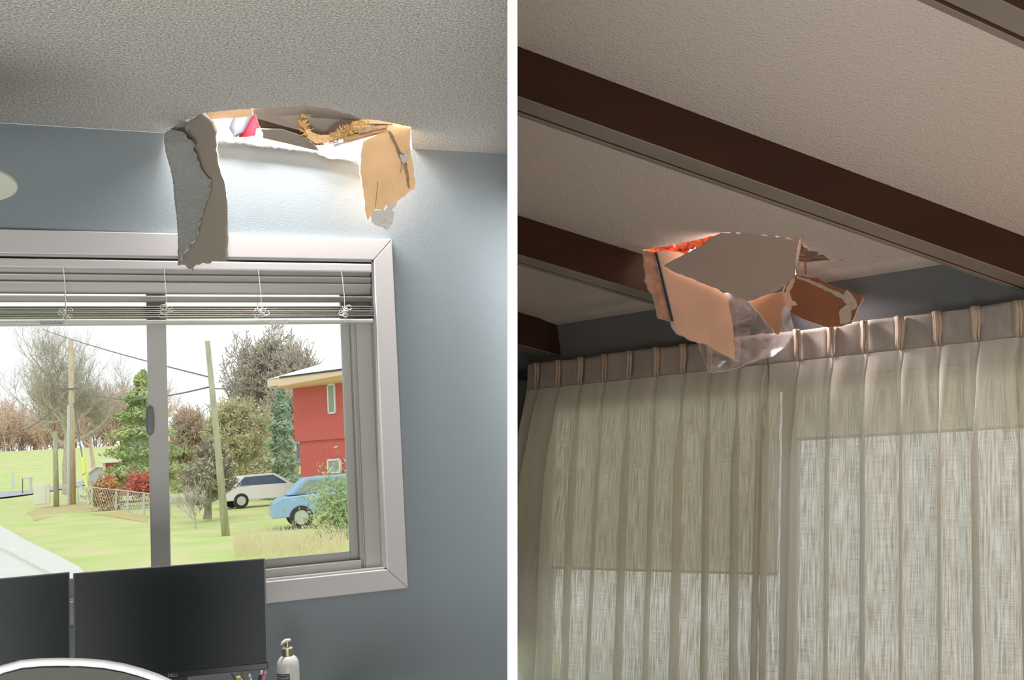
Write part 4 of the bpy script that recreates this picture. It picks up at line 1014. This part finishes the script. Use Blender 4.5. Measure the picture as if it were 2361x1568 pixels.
# low shrubs/brush behind in the right pane
ml = MB()
def brush(r_):
    px = r_.uniform(392, 690); py = r_.uniform(1000, 1150)+25*math.sin(px*.03); return at(px, py, r_.uniform(80, 84))
leaves(ml, rnd, 9000, brush, .22); o = build('scrub', ml, M['olive']); tag(o, 'pale olive scrub filling the gap behind the trees in the right pane', 'scrub', kind='stuff')
ml = MB()
for k in range(520):
    px = rnd.uniform(540, 800); P_ = gr(px, rnd.uniform(1255, 1290)); h_ = rnd.uniform(.25, .6)
    ml.tube([P_, P_+V((rnd.uniform(-.08, .08), 0, h_*.6)), P_+V((rnd.uniform(-.2, .2), 0, h_))], [.008, .006, .002], 3, cap=False)
o = build('dry_grass_tuft', ml, M['drygrass']); tag(o, 'tall dry straw-coloured grass in front of the cars', 'dry grass', kind='stuff')
ml = MB(); 
def bush(cx_, cy_, dd, rr1, rr2):
    c = at(cx_, cy_, dd)
    return lambda r_: c+V((r_.gauss(0, rr1), r_.gauss(0, rr1), r_.gauss(0, rr2)))
leaves(ml, rnd, 3200, bush(785, 1185, 24, .36, .45), .07); o = build('hedge_bush', ml, M['everyel']); tag(o, 'leafy green bush at the right edge of the window view', 'bush')
ml = MB(); leaves(ml, rnd, 1800, bush(244, 1138, 50.5, .34, .36), .12); o = build('rusty_bush', ml, mat('rust_leaves', (.62, .34, .14), .9, noise_amt=.3, nscale=3)); tag(o, 'rust-brown bush by the red shed', 'bush')
ml = MB(); leaves(ml, rnd, 1500, bush(326, 1118, 50.5, .38, .28), .12); o = build('red_bush', ml, mat('red_leaves', (.66, .20, .14), .9, noise_amt=.3, nscale=3)); tag(o, 'reddish bush below the arborvitae behind the wire fence', 'bush')

# poles and wires
def poleobj(name, label, bpx, bpy_, depth, tpx, tpy, r0, r1, m, **kw):
    a = at(bpx, bpy_, depth); b = at(tpx, tpy, depth); t = thing(name, label, 'pole', a)
    build('shaft', MB().tube([a-V((0, 0, .3)), a.lerp(b, .5), b], [r0, (r0+r1)/2, r1], 14), m, t, smooth=True); return t, a, b
p1, a1_, b1_ = poleobj('utility_pole', 'tall sunlit utility pole with pale conduit in the left pane', 168, 1165, 65, 163, 783, .21, .16, M['poletan'])
build('conduit', MB().tube([at(159, 1163, 64.8), at(158.5, 935, 64.8)], .10, 8), M['poleblue'], p1)
p1b = build('crossbar', MB().tube([at(146, 897, 64.8), at(182, 896, 64.8)], .05, 6), M['wire'], p1)
p2, a2_, b2_ = poleobj('wooden_post', 'short grey cut-off post left of the tall pole', 130, 1163, 62, 127, 995, .17, .14, M['pole'])
p3, a3_, b3_ = poleobj('leaning_pole', 'mossy green-grey pole leaning left in the right pane', 523, 1240, 27, 478, 786, .115, .065, M['pole'])
def wire(name, label, pts, r=.02):
    o = build(name, MB().tube(pts, r, 5, cap=False), M['wire']); tag(o, label, 'wire')
def cat_pts(a, b, da, db, sag):
    A, B_ = at(*a, da), at(*b, db); return [A.lerp(B_, i/12)-V((0, 0, sag*4*(i/12)*(1-i/12))) for i in range(13)]
wire('overhead_cable', 'upper overhead cable running down to the leaning pole', cat_pts((100, 760), (485, 870), 60, 27.1, .1), .022)
wire('overhead_cable', 'cable sagging left from the tall utility pole over the woodland', cat_pts((-40, 1000), (158, 905), 60, 64.3, 1.0), .025)
wire('overhead_cable', 'thin cable running right from the utility pole crossbar', cat_pts((184, 896), (480, 893), 64.3, 27.1, .5), .025)
wire('overhead_cable', 'faint cable between the leaning pole and the brown tree', cat_pts((492, 896), (640, 890), 27.1, 40, .05), .018)
g, ga, gb = None, at(208, 1170, 60), at(170, 930, 64.5)
o = build('guy_wire', MB().tube([ga.lerp(gb, .47), gb-V((0, .3, 0))], .035, 6), M['wire']); tag(o, 'guy wire slanting down from the tall utility pole', 'wire')
o = build('guy_wire_guard', MB().tube([ga.lerp(gb, .03), ga.lerp(gb, .46)], .10, 8), M['guard']); tag(o, 'bright yellow guard tube around the guy wire', 'guard')
# utility box, meter posts
ub = at(96, 1165, 62); kk = 62/F
o = build('utility_cabinet', MB().box((ub.x-17*kk, ub.y, ub.z), (ub.x+17*kk, ub.y+.6, ub.z+50*kk)).box((ub.x-15*kk, ub.y-.04, ub.z+3*kk), (ub.x+9*kk, ub.y, ub.z+46*kk)), M['housewhite']); bev(o, .04, 2); tag(o, 'white utility cabinet on the grass left of the posts', 'cabinet')
mp_ = at(30, 1125, 100); o = build('marker_post', MB().tube([mp_, mp_+V((0, 0, 1.5))], [.16, .07], 8), M['poleblue']); tag(o, 'pale marker post by the far road', 'post')
gt = thing('road_sign_post', 'thin grey gate frame by the road beside the white cabinet', 'gate', at(60, 1138, 80))
build('thin_post', MB().tube([at(52, 1138, 80), at(52, 1102, 80)], .04, 6), M['wire'], gt); build('thick_post', MB().tube([at(71, 1138, 80), at(70, 1100, 80)], .12, 8), M['poleblue'], gt); build('top_bar', MB().tube([at(50, 1104, 80), at(76, 1103, 80)], .05, 6), M['fence'], gt)
# red shed with pale roof
sh_ = thing('red_shed', 'low red shed with white corner behind the wire fence', 'shed', at(290, 1140, 62))
ks_ = 62/F
a = at(242, 1135, 62); zt_ = at(242, 1068, 62).z
build('walls', MB().box((a.x, a.y, a.z-.3), (a.x+96*ks_, a.y+4, zt_)), M['redwall'], sh_)
build('corner_trim', MB().box((a.x-.1, a.y-.05, a.z-.3), (a.x+.05, a.y+.05, zt_)), M['housewhite'], sh_)
build('roof', MB().prism([V((a.x-.25, a.y-.25, zt_)), V((a.x+99*ks_, a.y-.25, zt_)), V((a.x+99*ks_, a.y+4.2, zt_+.1)), V((a.x-.25, a.y+4.2, zt_+.1))], (0, 0, .1), mi=(0, 0, 0)), M['housewhite'], sh_)
gg = thing('grey_garage', 'small pale grey outbuilding left of the red shed', 'shed', at(222, 1118, 68))
a = at(205, 1120, 68); b = at(238, 1120, 68)
build('walls', MB().prism([at(204, 1122, 68), at(238, 1122, 68), at(238, 1078, 68), at(222, 1077, 68), at(204, 1092, 68)], (0, 4, 0), mi=(0, 0, 0)), mat('pale_grey_siding', (.55, .60, .66), .8), gg)
build('roof_edge', MB().tube([at(202, 1092, 67.9), at(222, 1076, 67.9), at(239, 1077, 67.9)], .06, 6), M['housewhite'], gg)
# wire fence
fz = thing('wire_fence', 'chain link fence with grey posts across the lawn edge in the left pane', 'fence', at(300, 1190, 44))
fp = [(180, 1165, 1118, 47), (212, 1172, 1122, 45), (268, 1178, 1127, 43.5), (295, 1182, 1130, 42.5), (332, 1188, 1135, 41), (392, 1196, 1142, 39.5), (440, 1200, 1148, 38)]
for x, yb_, yt_, d in fp: build('post', MB().tube([at(x, yb_, d), at(x, yt_, d)], .035, 8), M['fence'], fz)
build('top_rail', MB().tube([at(x, yt_+2, d) for x, yb_, yt_, d in fp], .022, 6), M['fence'], fz)
mb = MB()
for i in range(len(fp)-1):
    (x0, b0, t0, d0_), (x1, b1, t1, d1_) = fp[i], fp[i+1]; A, B_, Cc, Dd = at(x0, b0, d0_), at(x1, b1, d1_), at(x0, t0+2, d0_), at(x1, t1+2, d1_)
    nW = max(3, int((B_-A).length/.22))
    for k in range(nW):
        mb.tube([A.lerp(B_, k/nW), Cc.lerp(Dd, min(1, (k+3)/nW))], .007, 3, cap=False); mb.tube([Cc.lerp(Dd, k/nW), A.lerp(B_, min(1, (k+3)/nW))], .007, 3, cap=False)
build('wire_mesh', mb, M['fence'], fz)
# red house
rh = thing('red_house', 'two-storey red house with overhanging tan eave at the right of the view', 'house', at(760, 1180, 42))
a = at(685, 1190, 44); zt_ = at(685, 893, 44).z; zs = at(692, 1018, 44).z
hdx = V((.55, -.835, 0)); hdy = V((.835, .55, 0))
build('upper_wall', MB().frame(V((a.x, a.y, zs)), hdx*8, hdy*7, V((0, 0, zt_-zs))), M['redwall'], rh)
build('lower_wall', MB().frame(V((a.x, a.y, GZ-.2))+hdx*.22+hdy*.1, hdx*7.7, hdy*6.6, V((0, 0, zs-GZ+.2))), M['redwall'], rh)
build('side_vent', MB().frame(V((a.x, a.y, at(690, 1058, 44).z))+hdx*.0+hdy*.1, hdx*.22, hdy*.6, V((0, 0, at(690, 1022, 44).z-at(690, 1058, 44).z))), mat('blue_grey_box', (.12, .17, .22), .6), rh)
e0 = V((a.x, a.y, zt_))-hdx*.35-hdy*1.15
ez = .06
ez = .42
w0_ = V((a.x, a.y, zt_))-hdx*.1
build('soffit', MB().add([e0+V((0, 0, .02)), e0+hdx*9.5+V((0, 0, ez-.02)), w0_+hdx*9.3, w0_, e0+V((0, 0, ez-.03)), e0+hdx*9.5+V((0, 0, ez))], [(0, 1, 2, 3), (0, 4, 5, 1)]), M['soffit'], rh)
ap = [e0+V((0, 0, ez)), e0+hdx*9.5+V((0, 0, ez)), e0+hdx*9.5+hdy*9+V((0, 0, ez)), e0+hdy*9+V((0, 0, ez))]
rdg = [e0+hdx*3.6+hdy*4.5+V((0, 0, 1.9)), e0+hdx*6.2+hdy*4.5+V((0, 0, 1.9))]
build('roof', MB().add(ap+rdg, [(0, 1, 5, 4), (1, 2, 5), (2, 3, 4, 5), (3, 0, 4), (0, 3, 2, 1)]), M['roof'], rh)
build('gutter', MB().frame(e0-hdy*.04+V((0, 0, ez-.03))+hdx*.8, hdx*8.7, hdy*.06, V((0, 0, .07))), M['charcoal'], rh)
def hwin(x0, y0, x1, y1):
    P0_ = a-hdy*.0; N_ = hdy
    A = plane(x0, y1, P0_, N_); B_ = plane(x1, y1, P0_, N_); T = plane(x0, y0, P0_, N_)
    wdt = (B_-A).length; hgt = T.z-A.z; b0 = .045*1.6
    mb = MB(); A = A-hdy*.06
    mb.frame(A, hdx*b0, hdy*.12, V((0, 0, hgt))); mb.frame(A+hdx*(wdt-b0), hdx*b0, hdy*.12, V((0, 0, hgt))); mb.frame(A, hdx*wdt, hdy*.12, V((0, 0, b0))); mb.frame(A+V((0, 0, hgt-b0)), hdx*wdt, hdy*.12, V((0, 0, b0)))
    wf = build('window', mb, M['housewhite'], rh); build('pane', MB().frame(A+hdx*b0+hdy*.02+V((0, 0, b0)), hdx*(wdt-2*b0), hdy*.03, V((0, 0, hgt-2*b0))), M['glassdark'], wf)
hwin(758, 886, 776, 955); hwin(757, 1059, 787, 1092)
# cars
def car(name, label, c, hd, L, m, glassm):
    hd = V(hd).normalized(); sd_ = V((-hd.y, hd.x, 0)); t = thing(name, label, 'car', c)
    def pr(p, wd, nm, mm, y0=0):
        P3 = [c+hd*x+V((0, 0, z))-sd_*wd/2 for x, z in p]; o = build(nm, MB().prism(P3, sd_*wd, mi=(0, 0, 0)), mm, t); bev(o, .05, 2); return o
    pr([(-L*.5, .35), (-L*.49, .75), (-L*.42, .92), (-L*.1, .98), (L*.2, .98), (L*.44, .86), (L*.5, .7), (L*.5, .35)], 1.75, 'body', m)
    pr([(-L*.40, .95), (-L*.28, 1.42), (L*.06, 1.46), (L*.24, .97)], 1.5, 'cabin', m)
    pr([(-L*.36, .98), (-L*.265, 1.36), (L*.045, 1.40), (L*.20, .98)], 1.54, 'side_window', glassm)
    for x in (-L*.31, L*.31):
        for s_ in (-1, 1):
            cc = c+hd*x+V((0, 0, .33))+sd_*s_*.78; build('wheel', MB().tube([cc-sd_*.11, cc+sd_*.11], .33, 20), M['tyre'], t); build('hub_cap', MB().tube([cc+sd_*s_*.10, cc+sd_*s_*.13], .2, 14), M['silver'], t)
c = gr(798, 1208); car('parked_car', 'light blue car parked in front of the red house', V((c.x, c.y, GZ)), (1, -.1, 0), 4.3, M['carblue'], M['glassdark'])
c = gr(612, 1166); car('parked_car', 'white car behind the leaning pole and dry grass', V((c.x, c.y, GZ)), (1, .15, 0), 4.3, M['carwhite'], M['cardark'])

for o in bpy.data.objects:
    if '_b' in o: del o['_b']
GROUPS = {'ceiling_beam': 'dark beams across the right ceiling', 'overhead_cable': 'overhead cables outside the window', 'curtain': 'sheer curtain panels',
          'monitor': 'monitors side by side on the desk', 'parked_car': 'cars parked outside', 'paper_sliver': 'paper slivers on the torn gypsum edge',
          'facing_scrap': 'scraps in the left hole', 'light_diffuser': 'diffusers added behind the curtains for their glow', 'bare_tree': 'bare trees outside'}
for o in bpy.data.objects:
    k = o.name.split('.')[0]
    if o.parent is None and k in GROUPS: o['group'] = GROUPS[k]
    if o.parent is None and o.get('category') == 'pen': o['group'] = 'pens in the dark cup'
